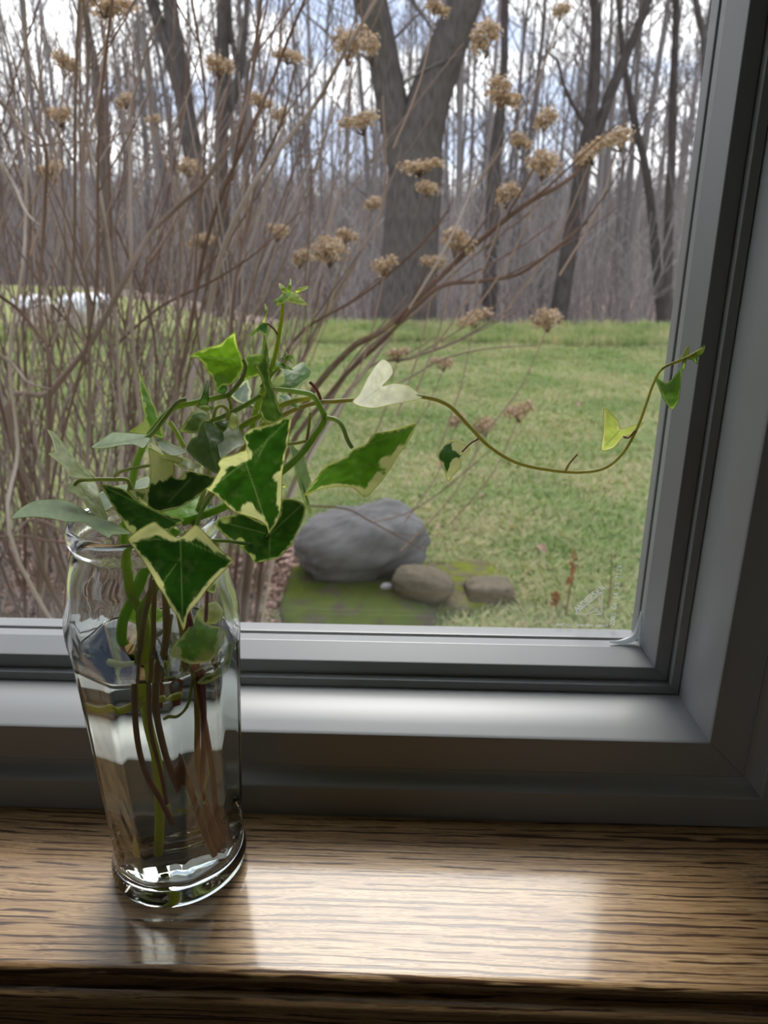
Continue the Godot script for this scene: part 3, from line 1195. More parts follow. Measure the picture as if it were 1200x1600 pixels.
func build_rocks() -> void:
	var p := land(565, 915)
	var moss := Color(0.05, 0.062, 0.012)
	rock("mossy_slab", "dark mossy slab of stone under the grey boulder", "rock", rock_mesh(11, Vector3(0.66, 0.17, 0.80), 4.5, 0.10, Color(0.048, 0.042, 0.028), Color(0.07, 0.06, 0.042), Color(0.055, 0.072, 0.012), 0.72), Vector3(p.x - 0.0, GROUND + 0.0, p.z + 0.24), Vector3(0, 0.12, 0.0))
	rock("boulder", "large rounded grey boulder outside the window", "rock", rock_mesh(7, Vector3(0.60, 0.32, 0.42), 2.9, 0.15, Color(0.115, 0.112, 0.108), Color(0.175, 0.17, 0.165)), Vector3(p.x - 0.005, GROUND + 0.195, p.z - 0.05), Vector3(0.1, 0.2, 0.16))
	var s := land(660, 950)
	rock("speckled_stone", "small tan speckled stone beside the grey boulder", "rock", rock_mesh(17, Vector3(0.28, 0.15, 0.19), 2.3, 0.1, Color(0.11, 0.095, 0.068), Color(0.165, 0.142, 0.105)), Vector3(s.x, GROUND + 0.13, s.z + 0.02), Vector3(0, -0.25, -0.12))
	var f := land(765, 950)
	rock("flat_stone", "flat brown stone at the edge of the lawn", "rock", rock_mesh(23, Vector3(0.22, 0.10, 0.16), 4.5, 0.08, Color(0.12, 0.103, 0.075), Color(0.17, 0.147, 0.108), moss, 0.25), Vector3(f.x, GROUND + 0.06, f.z - 0.05), Vector3(0, 0.15, -0.05))
	rock("moss_mound", "low yellow-green moss-covered stone between the other rocks", "rock", rock_mesh(29, Vector3(0.62, 0.13, 0.55), 2.6, 0.14, Color(0.10, 0.085, 0.055), Color(0.14, 0.12, 0.08), Color(0.13, 0.145, 0.028), 0.55), Vector3(land(705, 930).x, GROUND + 0.0, land(705, 930).z - 0.06), Vector3(0, 0.3, 0.02))
	# pale rocks seen between the shrub's stems
	var d := 12.9
	for q in [[135, 478, 92, 60, "larger tan boulder with a white stone on it seen through the shrub", 53], [50, 474, 56, 40, "smaller pale rock beside the tan boulder seen through the shrub", 54]]:
		var c := at(q[0], q[1], d)
		var m := mpp(c)
		var lay := rock_mesh(q[5], Vector3(q[2] * m, 0.62, 0.7), 3.0, 0.1, Color(0.49, 0.42, 0.34), Color(0.53, 0.455, 0.37))
		rock("pale_boulder", q[4], "rock", lay, Vector3(c.x, ground(c.x, d) + 0.22, c.z), Vector3(0, 0.1, 0))
		var cap := rock_mesh(q[5] + 7, Vector3(q[2] * m * 0.92, q[3] * m * 0.5, 0.66), 2.6, 0.16, Color(0.84, 0.84, 0.85), Color(0.86, 0.86, 0.87))
		rock("white_stone", "bright white stone lying on the " + ("larger tan boulder" if q[5] == 53 else "smaller pale rock") + " seen through the shrub", "rock", cap, Vector3(c.x, ground(c.x, d) + 0.44, c.z + 0.04), Vector3(0, 0, 0))
	for q in [[604, 944, 0.035, "tiny white pebble lying on the mossy slab near the speckled stone"], [648, 957, 0.022, "smallest white pebble in front of the speckled stone"]]:
		var c := land(q[0], q[1])
		rock("pebble", q[3], "stone", rock_mesh(61, Vector3(q[2] * 1.5, q[2], q[2]), 2.2, 0.15, Color(0.42, 0.40, 0.40), Color(0.46, 0.44, 0.44)), Vector3(c.x, GROUND + 0.088, c.z), Vector3.ZERO)
	# dry leaves blown onto the lawn
	for q in [[686, 836], [752, 790], [845, 872], [690, 735], [905, 640], [600, 728]]:
		var c := land(q[0], q[1])
		var b := MB.new()
		var w := 0.028
		for j in 6:
			for i in 5:
				var u := i / 4.0 - 0.5
				var v2 := j / 5.0
				var wd := sin(PI * clampf(v2 * 0.92 + 0.04, 0, 1))
				b.vert(Vector3(u * w * 2.0 * wd, 0.012 + 0.03 * absf(u) * wd + 0.012 * sin(v2 * 5.0), (v2 - 0.5) * 0.075), Color(0.30, 0.20, 0.15))
		for j in 5:
			for i in 4:
				var a := j * 5 + i
				b.tri(a, a + 1, a + 5)
				b.tri(a + 1, a + 6, a + 5)
		b.smooth()
		var lf := put("fallen_leaf", b.mesh(), M.chip, null, c + Vector3(0, 0.035, 0))
		lf.rotation = Vector3(0.2, q[0] * 0.7, 0.15)
		tag(lf, "curled brown dead leaf lying on the lawn", "leaf", "dead leaves on the lawn")
	# dry weeds standing in the grass
	var rr := RandomNumberGenerator.new()
	rr.seed = 90
	for q in [[880, 975, 897, 868, "tall reddish seed stalk standing in the lawn grass"], [948, 965, 956, 862, "thin dark bare stalk standing in the lawn grass"], [866, 968, 868, 930, "short tan withered stalk standing in the lawn grass"]]:
		var g := land(q[0], q[1])
		var e := at(q[2], q[3], -g.z)
		var root := thing("dry_weed", q[4], "weed", g)
		var b := MB.new()
		var ln := spline(PackedVector3Array([Vector3(0, -0.02, 0), (e - g) * 0.5 + Vector3(0.006, 0, 0), e - g]), 5)
		b.tube(ln, radii(11, 0.004, 0.002), 5, Color(0.17, 0.10, 0.06))
		put("stalk", b.mesh(), M.twig, root)
		if q[0] != 948:
			var h := MB.new()
			for k in 26:
				var o := (e - g) * rr.randf_range(0.55, 1.02) + Vector3(rr.randf_range(-0.014, 0.014), 0, rr.randf_range(-0.014, 0.014))
				h.tube(PackedVector3Array([o, o + Vector3(rr.randf_range(-0.012, 0.012), 0.022, rr.randf_range(-0.012, 0.012))]), PackedFloat32Array([0.006, 0.002]), 4, Color(0.34, 0.17, 0.09))
			put("seed_head", h.mesh(), M.twig, root)


# ---------------------------------------------------------------- vase
const VX := -0.1425
const VZ := -0.380
const LEVEL := 0.1585


func lathe(prof: Array, facet_from: int, facet_to: int) -> ArrayMesh:
	var b := MB.new()
	var nu := 160
	var m := prof.size()
	for k in m:
		var r: float = prof[k][0]
		var y: float = prof[k][1]
		var amt := 0.0
		if k >= facet_from and k <= facet_to:
			amt = smoothstep(0.016, 0.030, y) * (1.0 - smoothstep(0.158, 0.172, y))
		for i in nu:
			var th := TAU * i / nu
			var f := fposmod(th + 0.13, TAU / 10.0) - PI / 10.0
			var pr := cos(PI / 10.0) / cos(f)
			# soft edges between the flat panels
			pr = lerpf(pr, 1.0 - 0.018, smoothstep(0.80, 1.0, absf(f) / (PI / 10.0)) * 0.35)
			var q := r * lerpf(1.0, pr * 1.012, amt)
			b.vert(Vector3(q * cos(th), y, q * sin(th)))
	for k in m - 1:
		for i in nu:
			var p := k * nu + i
			var q := k * nu + (i + 1) % nu
			if prof[k][0] > 1e-6:
				b.tri(p, q, p + nu)
			if prof[k + 1][0] > 1e-6:
				b.tri(q, q + nu, p + nu)
	b.smooth()
	return b.mesh()


func dense(p: Array, per: int) -> Array:
	var out := []
	var m := p.size()
	for k in m - 1:
		var a := Vector2(p[maxi(k - 1, 0)][0], p[maxi(k - 1, 0)][1])
		var b := Vector2(p[k][0], p[k][1])
		var c := Vector2(p[k + 1][0], p[k + 1][1])
		var d := Vector2(p[mini(k + 2, m - 1)][0], p[mini(k + 2, m - 1)][1])
		for s in per:
			var q := b.cubic_interpolate(c, a, d, float(s) / per)
			out.append([maxf(q.x, 0.0), q.y])
	out.append([p[m - 1][0], p[m - 1][1]])
	return out


func build_vase() -> void:
	var root := thing("glass_vase", "clear faceted glass bottle vase of water standing on the sill", "vase", Vector3(VX, 0.0004, VZ))
	var outer := [[0.0, 0.0046], [0.010, 0.0039], [0.020, 0.0028], [0.030, 0.0009], [0.0345, 0.0], [0.0385, 0.0012], [0.0410, 0.0045], [0.0416, 0.0085], [0.0408, 0.0125], [0.0398, 0.0155], [0.0397, 0.020], [0.0402, 0.030], [0.0415, 0.055], [0.0428, 0.080], [0.0440, 0.105], [0.0452, 0.130], [0.0466, 0.155], [0.0474, 0.166], [0.0476, 0.174], [0.0470, 0.181], [0.0455, 0.189], [0.0430, 0.201], [0.0402, 0.2125], [0.0382, 0.2195], [0.0378, 0.2222], [0.0386, 0.2242], [0.0397, 0.2268], [0.0398, 0.2303], [0.0390, 0.2333], [0.0374, 0.2346]]
	var inner := [[0.0358, 0.2338], [0.0351, 0.2313], [0.0349, 0.222], [0.0362, 0.2145], [0.0398, 0.202], [0.0425, 0.189], [0.0442, 0.180], [0.0446, 0.172], [0.0440, 0.160], [0.0424, 0.130], [0.0412, 0.105], [0.0400, 0.080], [0.0388, 0.055], [0.0376, 0.035], [0.0366, 0.024], [0.0345, 0.0170], [0.0300, 0.0138], [0.0200, 0.0132], [0.0100, 0.0134], [0.0, 0.0136]]
	var po := dense(outer, 4)
	var pi_ := dense(inner, 4)
	var all := po + pi_
	put("glass_body", lathe(all, 0, all.size()), M.glass, root)
	# water, reaching a hair into the glass so that no film of air is left
	var wp := [[0.0, 0.0132], [0.0100, 0.0130], [0.0200, 0.0128], [0.0301, 0.0134], [0.0348, 0.0167], [0.0370, 0.024], [0.0380, 0.035], [0.0392, 0.055], [0.0404, 0.080], [0.0416, 0.105], [0.0428, 0.130]]
	var wd := dense(wp, 4)
	wd.append([0.0441, LEVEL - 0.002])
	wd.append([0.0442, LEVEL + 0.0010])
	wd.append([0.0432, LEVEL + 0.0004])
	wd.append([0.0420, LEVEL])
	wd.append([0.0300, LEVEL - 0.0001])
	wd.append([0.0, LEVEL - 0.0001])
	var w := put("water", lathe(wd, 0, wd.size()), M.water, null, Vector3(VX, 0.0004, VZ))
	tag(w, "clear water filling the lower part of the glass vase", "water")


# ---------------------------------------------------------------- ivy
# zoom windows in which the outlines were read: left, top, pixels per pixel
const Z := {"a": [280.0, 500.0, 5.4545], "b": [190.0, 560.0, 4.444], "c": [10.0, 660.0, 4.8], "d": [140.0, 680.0, 5.0], "e": [320.0, 640.0, 6.154], "f": [190.0, 800.0, 5.7143], "g": [420.0, 520.0, 3.158], "h": [650.0, 520.0, 2.5], "i": [380.0, 430.0, 6.957], "p": [0.0, 0.0, 1.0]}
const DARK := Color(0.024, 0.085, 0.012)
const MID := Color(0.075, 0.20, 0.025)
const BRIGHT := Color(0.17, 0.36, 0.035)
const PALE := Color(0.26, 0.38, 0.20)
const CREAM := Color(0.80, 0.82, 0.48)


func seg_dist(p: Vector2, a: Vector2, b: Vector2) -> float:
	var t := clampf((p - a).dot(b - a) / maxf((b - a).length_squared(), 1e-6), 0.0, 1.0)
	return p.distance_to(a + (b - a) * t)


# outline read in the picture, laid on a tilted and cupped sheet at its own distance
# o: d distance, gx/gy slope in metres per 100 px, cup, cols [green, margin], m margin px, patches [x, y, r], veins [[x0,y0,x1,y1]...]
func leaf(root: Node3D, zk: String, pts: Array, o: Dictionary) -> MeshInstance3D:
	var z: Array = Z[zk]
	var raw := PackedVector2Array()
	for k in range(0, pts.size(), 2):
		raw.append(Vector2(z[0] + pts[k] / z[2], z[1] + pts[k + 1] / z[2]))
	var m := raw.size()
	var out := PackedVector2Array()
	var per := 5
	for k in m:
		var a := raw[(k - 1 + m) % m]
		var b := raw[k]
		var c := raw[(k + 1) % m]
		var d := raw[(k + 2) % m]
		for s in per:
			var t := float(s) / per
			out.append(b.lerp(c, t).lerp(b.cubic_interpolate(c, a, d, t), 0.75))
	var cen := Vector2.ZERO
	if o.has("c"):
		cen = Vector2(z[0] + o.c[0] / z[2], z[1] + o.c[1] / z[2])
	else:
		var area := 0.0
		for k in out.size():
			var a := out[k]
			var b := out[(k + 1) % out.size()]
			var w := a.cross(b)
			area += w
			cen += (a + b) * w
		cen /= 3.0 * area
	var far := 1.0
	for q in out:
		far = maxf(far, q.distance_to(cen))
	var d0: float = o.d
	var gx: float = o.get("gx", 0.0)
	var gy: float = o.get("gy", -0.02)
	var cup: float = o.get("cup", 0.004)
	var green: Color = o.get("green", DARK)
	var edge: Color = o.get("edge", CREAM)
	var margin: float = o.get("m", 4.0)
	var sd: float = d0 * 1000.0 + cen.x
	var veins: Array = o.get("veins", [])
	var patches: Array = o.get("patches", [])
	var fold: Array = o.get("fold", [])
	var b := MB.new()
	var rings := 22
	var nn := out.size()
	var rim := PackedVector3Array()
	for j in rings + 1:
		var f := float(j) / rings
		for i in nn:
			var q := cen.lerp(out[i], f)
			var e := 1e9
			if f > 0.3:
				for k in nn:
					e = minf(e, seg_dist(q, out[k], out[(k + 1) % nn]))
			var rel := (q - cen) / 100.0
			var dd := d0 + gx * rel.x + gy * rel.y + cup * pow(q.distance_to(cen) / far, 2.0) + 0.0006 * fine.get_noise_2d(q.x * 0.03 + sd, q.y * 0.035)
			for fo in fold:
				# a crease: the sheet bends away on both sides of the line
				var fa := Vector2(z[0] + fo[0] / z[2], z[1] + fo[1] / z[2])
				var fb := Vector2(z[0] + fo[2] / z[2], z[1] + fo[3] / z[2])
				var nrm := (fb - fa).normalized().orthogonal()
				dd += fo[4] * absf((q - fa).dot(nrm)) / 100.0
			var p := at(q.x, q.y, dd)
			var wob := fine.get_noise_2d(q.x * 0.07 + sd, q.y * 0.07)
			var cr := 1.0 - smoothstep(0.6, 1.4, e / maxf(margin * (1.0 + 1.1 * wob), 0.3)) if margin > 0.0 else 0.0
			for pa in patches:
				var pc := Vector2(z[0] + pa[0] / z[2], z[1] + pa[1] / z[2])
				var pr: float = pa[2] / z[2]
				var pdist := q.distance_to(pc)
				if pa.size() == 5:
					pr = pa[4] / z[2]
					pdist = seg_dist(q, pc, Vector2(z[0] + pa[2] / z[2], z[1] + pa[3] / z[2]))
				cr = maxf(cr, 1.0 - smoothstep(0.85, 1.08, pdist / pr + 0.26 * wob))
			var g := green * (1.0 + 0.35 * fine.get_noise_2d(q.x * 0.03 + 40.0 + sd, q.y * 0.03))
			g = g.lerp(g.lerp(edge, 0.35), smoothstep(0.15, 0.5, fine.get_noise_2d(q.x * 0.03 - sd, q.y * 0.03)) * 0.12)
			var col := g.lerp(edge, cr)
			for vn in veins:
				var v0 := Vector2(z[0] + vn[0] / z[2], z[1] + vn[1] / z[2])
				var v1 := Vector2(z[0] + vn[2] / z[2], z[1] + vn[3] / z[2])
				var vd := seg_dist(q, v0, v1)
				col = col.lerp(Color(0.24, 0.36, 0.14), (1.0 - smoothstep(0.5, 1.7, vd)) * 0.5 * (1.0 - cr))
			col.a = 1.0
			b.vert(p, col)
			if j == rings:
				rim.append(p)
	for j in rings:
		for i in nn:
			var a0 := j * nn + i
			var a1 := j * nn + (i + 1) % nn
			if j > 0:
				b.tri(a0, a1, a0 + nn)
			b.tri(a1, a1 + nn, a0 + nn)
	b.smooth()
	# the thick waxy rim
	var thick: float = o.get("rim", 0.0002)
	var rc := edge if margin > 0.0 else green
	rim.append(rim[0])
	b.tube(rim, radii(rim.size(), thick, thick), 5, rc, null, false)
	var lf := put("leaf", b.mesh(), M.leaf, root, -root.position)
	if o.has("label"):
		lf.set_meta("label", o.label)
	return lf


func ivy_stem(root: Node3D, q: Array, w0: float, w1: float, c0: Color, c1: Color, called := "stem") -> void:
	var pts := PackedVector3Array()
	for k in q:
		pts.append(at(k[0], k[1], k[2]) - root.position)
	var sp := spline(pts, 7)
	var b := MB.new()
	var rad := radii(sp.size(), w0 * 0.5, w1 * 0.5)
	for k in rad.size():
		rad[k] *= 1.0 + 0.10 * fine.get_noise_1d(k * 0.31 + q[0][0])
	b.tube(sp, rad, 10, c0, c1)
	put(called, b.mesh(), M.stem, root)


# a stem end under water, in metres from the vase's axis
func sunk(root: Node3D, q: Array, w0: float, w1: float, c0: Color, c1: Color) -> void:
	var pts := PackedVector3Array()
	for k in q:
		pts.append(Vector3(VX + k[0], k[1], VZ + k[2]) - root.position)
	var sp := spline(pts, 7)
	var b := MB.new()
	b.tube(sp, radii(sp.size(), w0 * 0.62, w1 * 0.62), 10, c0, c1)
	put("stem", b.mesh(), M.stem, root)


func cutting(label: String) -> Node3D:
	return thing("ivy_cutting", label, "ivy", Vector3(VX, 0.0145, VZ))


func build_ivy() -> void:
	var green := Color(0.16, 0.25, 0.07)
	var olive := Color(0.26, 0.29, 0.06)
	var brown := Color(0.50, 0.45, 0.29)
	var purple := Color(0.42, 0.20, 0.22)
	var g: Node3D

	# --- the long vine that reaches over to the right jamb
	g = cutting("ivy cutting whose long thin vine trails across the window to the frame")
	ivy_stem(g, [[300, 815, 0.372], [345, 745, 0.385], [390, 690, 0.392], [440, 650, 0.398], [490, 630, 0.402], [525, 627, 0.405], [560, 624, 0.407], [610, 619, 0.41], [660, 620, 0.413], [700, 633, 0.415], [733, 666, 0.417], [765, 698, 0.419], [805, 722, 0.421], [850, 733, 0.423], [905, 738, 0.425], [945, 731, 0.426], [973, 708, 0.427], [995, 670, 0.428], [1010, 630, 0.429], [1022, 597, 0.430], [1036, 575, 0.430], [1064, 563, 0.429], [1098, 545, 0.428]], 0.0028, 0.0013, brown, Color(0.68, 0.68, 0.276))
	ivy_stem(g, [[747, 686, 0.418], [735, 693, 0.416], [722, 706, 0.414]], 0.0011, 0.0009, purple, purple, "petiole")
	ivy_stem(g, [[884, 735, 0.424], [890, 724, 0.423], [902, 710, 0.422]], 0.0016, 0.0008, Color(0.68, 0.68, 0.276), purple, "petiole")
	ivy_stem(g, [[993, 672, 0.428], [982, 684, 0.427], [974, 682, 0.426]], 0.0011, 0.0008, purple, purple, "petiole")
	ivy_stem(g, [[1034, 577, 0.43], [1046, 569, 0.4295], [1062, 561, 0.429], [1075, 541, 0.428]], 0.0011, 0.0006, Color(0.68, 0.68, 0.33), Color(0.68, 0.68, 0.33), "petiole")
	leaf(g, "g", [415, 340, 450, 300, 490, 220, 530, 160, 565, 130, 600, 158, 611, 195, 590, 230, 560, 262, 620, 250, 690, 262, 755, 318, 680, 340, 600, 355, 520, 372, 450, 362], {"d": 0.402, "gx": 0.012, "gy": -0.075, "green": Color(0.832, 0.886, 0.462), "edge": Color(0.86, 0.887, 0.508), "m": 5.0, "c": [515, 300], "veins": [[560, 262, 450, 345]], "label": "cream-coloured ivy leaf"})
	leaf(g, "g", [830, 600, 850, 570, 880, 540, 910, 532, 960, 545, 993, 578, 975, 605, 950, 615, 945, 660, 910, 700, 885, 732, 870, 690, 850, 645], {"d": 0.413, "gx": 0.03, "gy": -0.03, "green": Color(0.0518, 0.147, 0.0259), "edge": Color(0.86, 0.887, 0.508), "m": 2.4, "patches": [[930, 560, 975, 585, 30], [925, 640, 890, 715, 24]]})
	leaf(g, "h", [735, 295, 770, 322, 792, 348, 797, 375, 840, 364, 885, 352, 850, 390, 805, 412, 770, 450, 725, 458, 732, 390], {"d": 0.425, "gx": 0.03, "gy": -0.01, "green": Color(0.671, 0.807, 0.224), "edge": Color(0.86, 0.887, 0.476), "m": 2.5, "c": [770, 392], "veins": [[797, 380, 740, 440]]})
	leaf(g, "h", [932, 170, 975, 197, 1000, 182, 1036, 138, 1034, 200, 1026, 262, 1000, 300, 970, 262, 945, 205], {"d": 0.427, "gx": -0.02, "gy": -0.02, "green": Color(0.18, 0.396, 0.06), "edge": Color(0.492, 0.71, 0.205), "m": 2.0, "veins": [[985, 200, 1000, 290]]})
	leaf(g, "h", [1060, 100, 1085, 80, 1128, 48, 1122, 78, 1095, 98, 1100, 122, 1080, 105], {"d": 0.4275, "gx": 0.0, "green": Color(0.264, 0.432, 0.084), "m": 0.0})
	leaf(g, "h", [1040, 118, 1050, 85, 1064, 50, 1066, 80, 1055, 108, 1045, 150], {"d": 0.4285, "green": Color(0.366, 0.512, 0.122), "m": 0.0})
	sunk(g, [[0.022, 0.198, 0.014], [0.024, 0.16, 0.010], [0.020, 0.11, 0.006], [0.016, 0.07, 0.006], [0.019, 0.03, 0.004], [0.022, 0.018, 0.002]], 0.0030, 0.0032, purple, purple)

	# --- upright shoot with the star-shaped tip
	g = cutting("upright ivy cutting topped by a small star of young leaves")
	ivy_stem(g, [[372, 790, 0.372], [388, 700, 0.388], [400, 640, 0.394], [415, 598, 0.396], [430, 555, 0.397], [437, 515, 0.398], [441, 490, 0.398], [442, 470, 0.398]], 0.0034, 0.0017, Color(0.44, 0.606, 0.193), Color(0.661, 0.68, 0.193))
	ivy_stem(g, [[434, 524, 0.398], [428, 514, 0.396], [417, 505, 0.395]], 0.0010, 0.0008, purple, purple, "petiole")
	leaf(g, "i", [440, 300, 400, 318, 358, 335, 380, 270, 430, 200, 465, 165, 510, 180, 540, 190, 500, 245], {"d": 0.395, "gx": 0.03, "gy": -0.04, "green": Color(0.312, 0.48, 0.084), "edge": Color(0.738, 0.886, 0.28), "m": 1.6})
	leaf(g, "i", [470, 280, 505, 200, 560, 190, 600, 215, 650, 270, 700, 322, 620, 318, 540, 300], {"d": 0.3945, "gx": -0.02, "gy": -0.05, "green": Color(0.573, 0.739, 0.134), "edge": Color(0.805, 0.887, 0.336), "m": 1.6})
	leaf(g, "i", [470, 165, 485, 120, 510, 75, 512, 42, 522, 95, 518, 130, 500, 185], {"d": 0.399, "gy": -0.02, "green": Color(0.312, 0.48, 0.084), "edge": Color(0.738, 0.886, 0.28), "m": 1.0})
	leaf(g, "i", [430, 190, 400, 140, 390, 88, 430, 115, 465, 150, 470, 170], {"d": 0.399, "gy": -0.03, "green": Color(0.615, 0.78, 0.157), "m": 1.0})
	leaf(g, "i", [560, 170, 610, 140, 660, 128, 705, 122, 690, 150, 640, 175, 590, 192, 570, 190], {"d": 0.3985, "gx": 0.03, "green": Color(0.671, 0.807, 0.253), "m": 1.0})
	leaf(g, "i", [330, 285, 350, 262, 385, 255, 400, 270, 370, 292], {"d": 0.397, "green": Color(0.478, 0.656, 0.273), "m": 0.0})
	leaf(g, "i", [205, 520, 225, 470, 240, 420, 238, 360, 236, 312, 258, 350, 264, 390, 250, 440, 240, 490, 236, 525], {"d": 0.397, "gy": -0.01, "green": Color(0.39, 0.537, 0.146), "m": 0.8})
	leaf(g, "i", [50, 662, 100, 625, 155, 575, 190, 530, 240, 518, 268, 545, 262, 610, 245, 655, 210, 625, 165, 590, 130, 625, 90, 655], {"d": 0.396, "gx": 0.02, "green": Color(0.108, 0.264, 0.108), "edge": Color(0.615, 0.78, 0.28), "m": 1.2, "c": [215, 570]})
	leaf(g, "i", [310, 1170, 380, 1090, 430, 1040, 400, 1010, 470, 985, 520, 1010, 590, 970, 650, 945, 700, 990, 745, 1020, 750, 1060, 715, 1115, 640, 1180, 560, 1225, 470, 1245, 380, 1240, 320, 1215], {"d": 0.401, "gx": 0.01, "gy": -0.05, "cup": 0.006, "green": Color(0.144, 0.336, 0.06), "edge": Color(0.671, 0.807, 0.35), "m": 1.5, "patches": [[385, 1130, 80]], "veins": [[690, 1130, 420, 1190]]})
	ivy_stem(g, [[484, 597, 0.402], [494, 608, 0.403], [502, 626, 0.404]], 0.0016, 0.0018, purple, purple, "petiole")
	ivy_stem(g, [[408, 605, 0.396], [425, 585, 0.397], [445, 565, 0.398], [450, 556, 0.398]], 0.0022, 0.0009, Color(0.385, 0.551, 0.166), Color(0.68, 0.68, 0.44), "petiole")
	leaf(g, "i", [385, 920, 430, 895, 470, 890, 465, 830, 490, 870, 530, 870, 540, 905, 515, 910, 535, 960, 500, 925, 460, 910, 420, 905], {"d": 0.3975, "green": Color(0.547, 0.767, 0.291), "m": 0.0, "c": [490, 893]})
	leaf(g, "i", [270, 895, 340, 905, 400, 945, 470, 980, 540, 1030, 500, 1025, 420, 1010, 350, 980, 280, 960], {"d": 0.3975, "gy": -0.05, "green": Color(0.18, 0.384, 0.072), "edge": Color(0.615, 0.767, 0.336), "m": 1.0})
	sunk(g, [[0.013, 0.215, 0.012], [0.016, 0.17, 0.002], [0.012, 0.12, -0.004], [0.009, 0.08, -0.004], [0.015, 0.045, -0.002], [0.022, 0.022, 0.0]], 0.0034, 0.0030, Color(0.551, 0.551, 0.193), purple)

	# --- arching shoot on the left with the bright backlit leaves
	g = cutting("arching ivy cutting bearing the bright translucent green leaf")
	ivy_stem(g, [[193, 850, 0.362], [198, 800, 0.366], [204, 765, 0.37], [214, 722, 0.376], [228, 688, 0.381], [248, 660, 0.385], [272, 637, 0.389], [305, 629, 0.392], [335, 622, 0.394], [356, 618, 0.395]], 0.0042, 0.0028, Color(0.468, 0.661, 0.166), Color(0.413, 0.523, 0.221))
	ivy_stem(g, [[356, 618, 0.395], [368, 606, 0.395], [379, 590, 0.396], [384, 574, 0.397], [380, 562, 0.398]], 0.0028, 0.0018, Color(0.358, 0.413, 0.221), Color(0.413, 0.468, 0.248), "petiole")
	ivy_stem(g, [[208, 690, 0.374], [235, 680, 0.378], [256, 655, 0.383], [276, 630, 0.387], [290, 624, 0.39]], 0.0022, 0.0024, Color(0.551, 0.68, 0.33), Color(0.358, 0.385, 0.276), "petiole")
	ivy_stem(g, [[356, 618, 0.395], [361, 634, 0.394], [360, 655, 0.392], [352, 672, 0.39]], 0.0022, 0.0014, Color(0.496, 0.661, 0.276), purple, "petiole")
	leaf(g, "a", [540, 335, 505, 250, 485, 180, 475, 108, 420, 145, 350, 203, 270, 230, 200, 252, 130, 285, 92, 315, 150, 318, 200, 365, 225, 410, 250, 455, 285, 495, 300, 560, 320, 618, 335, 590, 370, 555, 410, 560, 445, 545, 500, 490, 540, 420, 548, 370], {"d": 0.402, "gx": 0.01, "gy": -0.02, "cup": -0.006, "green": Color(0.24, 0.48, 0.036), "edge": Color(0.738, 0.886, 0.28), "m": 2.6, "c": [380, 360], "veins": [[540, 340, 120, 310], [540, 345, 478, 130], [540, 345, 340, 590]]})
	leaf(g, "a", [560, 320, 600, 300, 650, 295, 700, 300, 760, 318, 825, 342, 838, 420, 770, 445, 680, 470, 620, 490, 560, 508, 545, 500, 560, 440, 575, 380], {"d": 0.408, "gy": -0.03, "green": Color(0.228, 0.456, 0.036), "edge": Color(0.697, 0.832, 0.28), "m": 2.2, "veins": [[570, 330, 690, 460]]})
	leaf(g, "a", [375, 458, 385, 520, 405, 590, 385, 622, 345, 622, 315, 590, 325, 530, 350, 490], {"d": 0.3965, "green": Color(0.084, 0.216, 0.048), "m": 0.0})
	leaf(g, "a", [440, 640, 470, 590, 530, 540, 582, 508, 597, 560, 613, 610, 605, 660, 625, 720, 650, 766, 600, 745, 550, 715, 490, 690], {"d": 0.405, "gx": 0.0, "gy": -0.10, "green": Color(0.084, 0.204, 0.072), "edge": Color(0.805, 0.887, 0.508), "m": 3.0})
	leaf(g, "a", [240, 515, 252, 560, 250, 650, 242, 715, 205, 722, 172, 718, 195, 650, 215, 590], {"d": 0.388, "green": Color(0.156, 0.3, 0.084), "m": 0.0})
	leaf(g, "a", [150, 732, 180, 722, 220, 720, 270, 742, 300, 750, 260, 768, 210, 768, 175, 755], {"d": 0.386, "gy": -0.04, "green": Color(0.336, 0.504, 0.072), "m": 0.0})
	leaf(g, "b", [118, 103, 150, 160, 190, 250, 240, 360, 265, 440, 292, 550, 220, 530, 150, 522, 100, 515, 55, 508, 110, 475, 150, 440, 166, 400, 150, 350, 137, 270, 130, 200], {"d": 0.400, "gx": 0.02, "gy": -0.03, "green": Color(0.18, 0.408, 0.048), "edge": Color(0.738, 0.873, 0.307), "m": 2.0, "c": [205, 425], "patches": [[140, 470, 60], [150, 330, 26]], "veins": [[125, 140, 270, 500]]})
	sunk(g, [[-0.016, 0.226, -0.014], [-0.017, 0.19, -0.012], [-0.008, 0.165, -0.008], [-0.009, 0.12, -0.006], [-0.006, 0.085, -0.006], [-0.008, 0.05, -0.006], [-0.012, 0.017, -0.006]], 0.0046, 0.0050, Color(0.468, 0.606, 0.166), Color(0.68, 0.68, 0.166))

	# --- right shoot with the wide bright leaf
	g = cutting("thick-stemmed ivy cutting bent over toward the boulder side with a three-pointed leaf")
	ivy_stem(g, [[285, 815, 0.370], [330, 800, 0.372], [385, 775, 0.374], [430, 745, 0.376], [468, 712, 0.378], [492, 680, 0.380], [507, 655, 0.382], [500, 636, 0.383], [488, 618, 0.384], [465, 612, 0.388], [430, 608, 0.392]], 0.0046, 0.0024, Color(0.358, 0.551, 0.138), Color(0.551, 0.68, 0.358))
	ivy_stem(g, [[507, 652, 0.382], [525, 656, 0.380], [535, 666, 0.378], [542, 685, 0.376], [550, 700, 0.375]], 0.0026, 0.0020, Color(0.551, 0.68, 0.33), Color(0.468, 0.551, 0.385), "petiole")
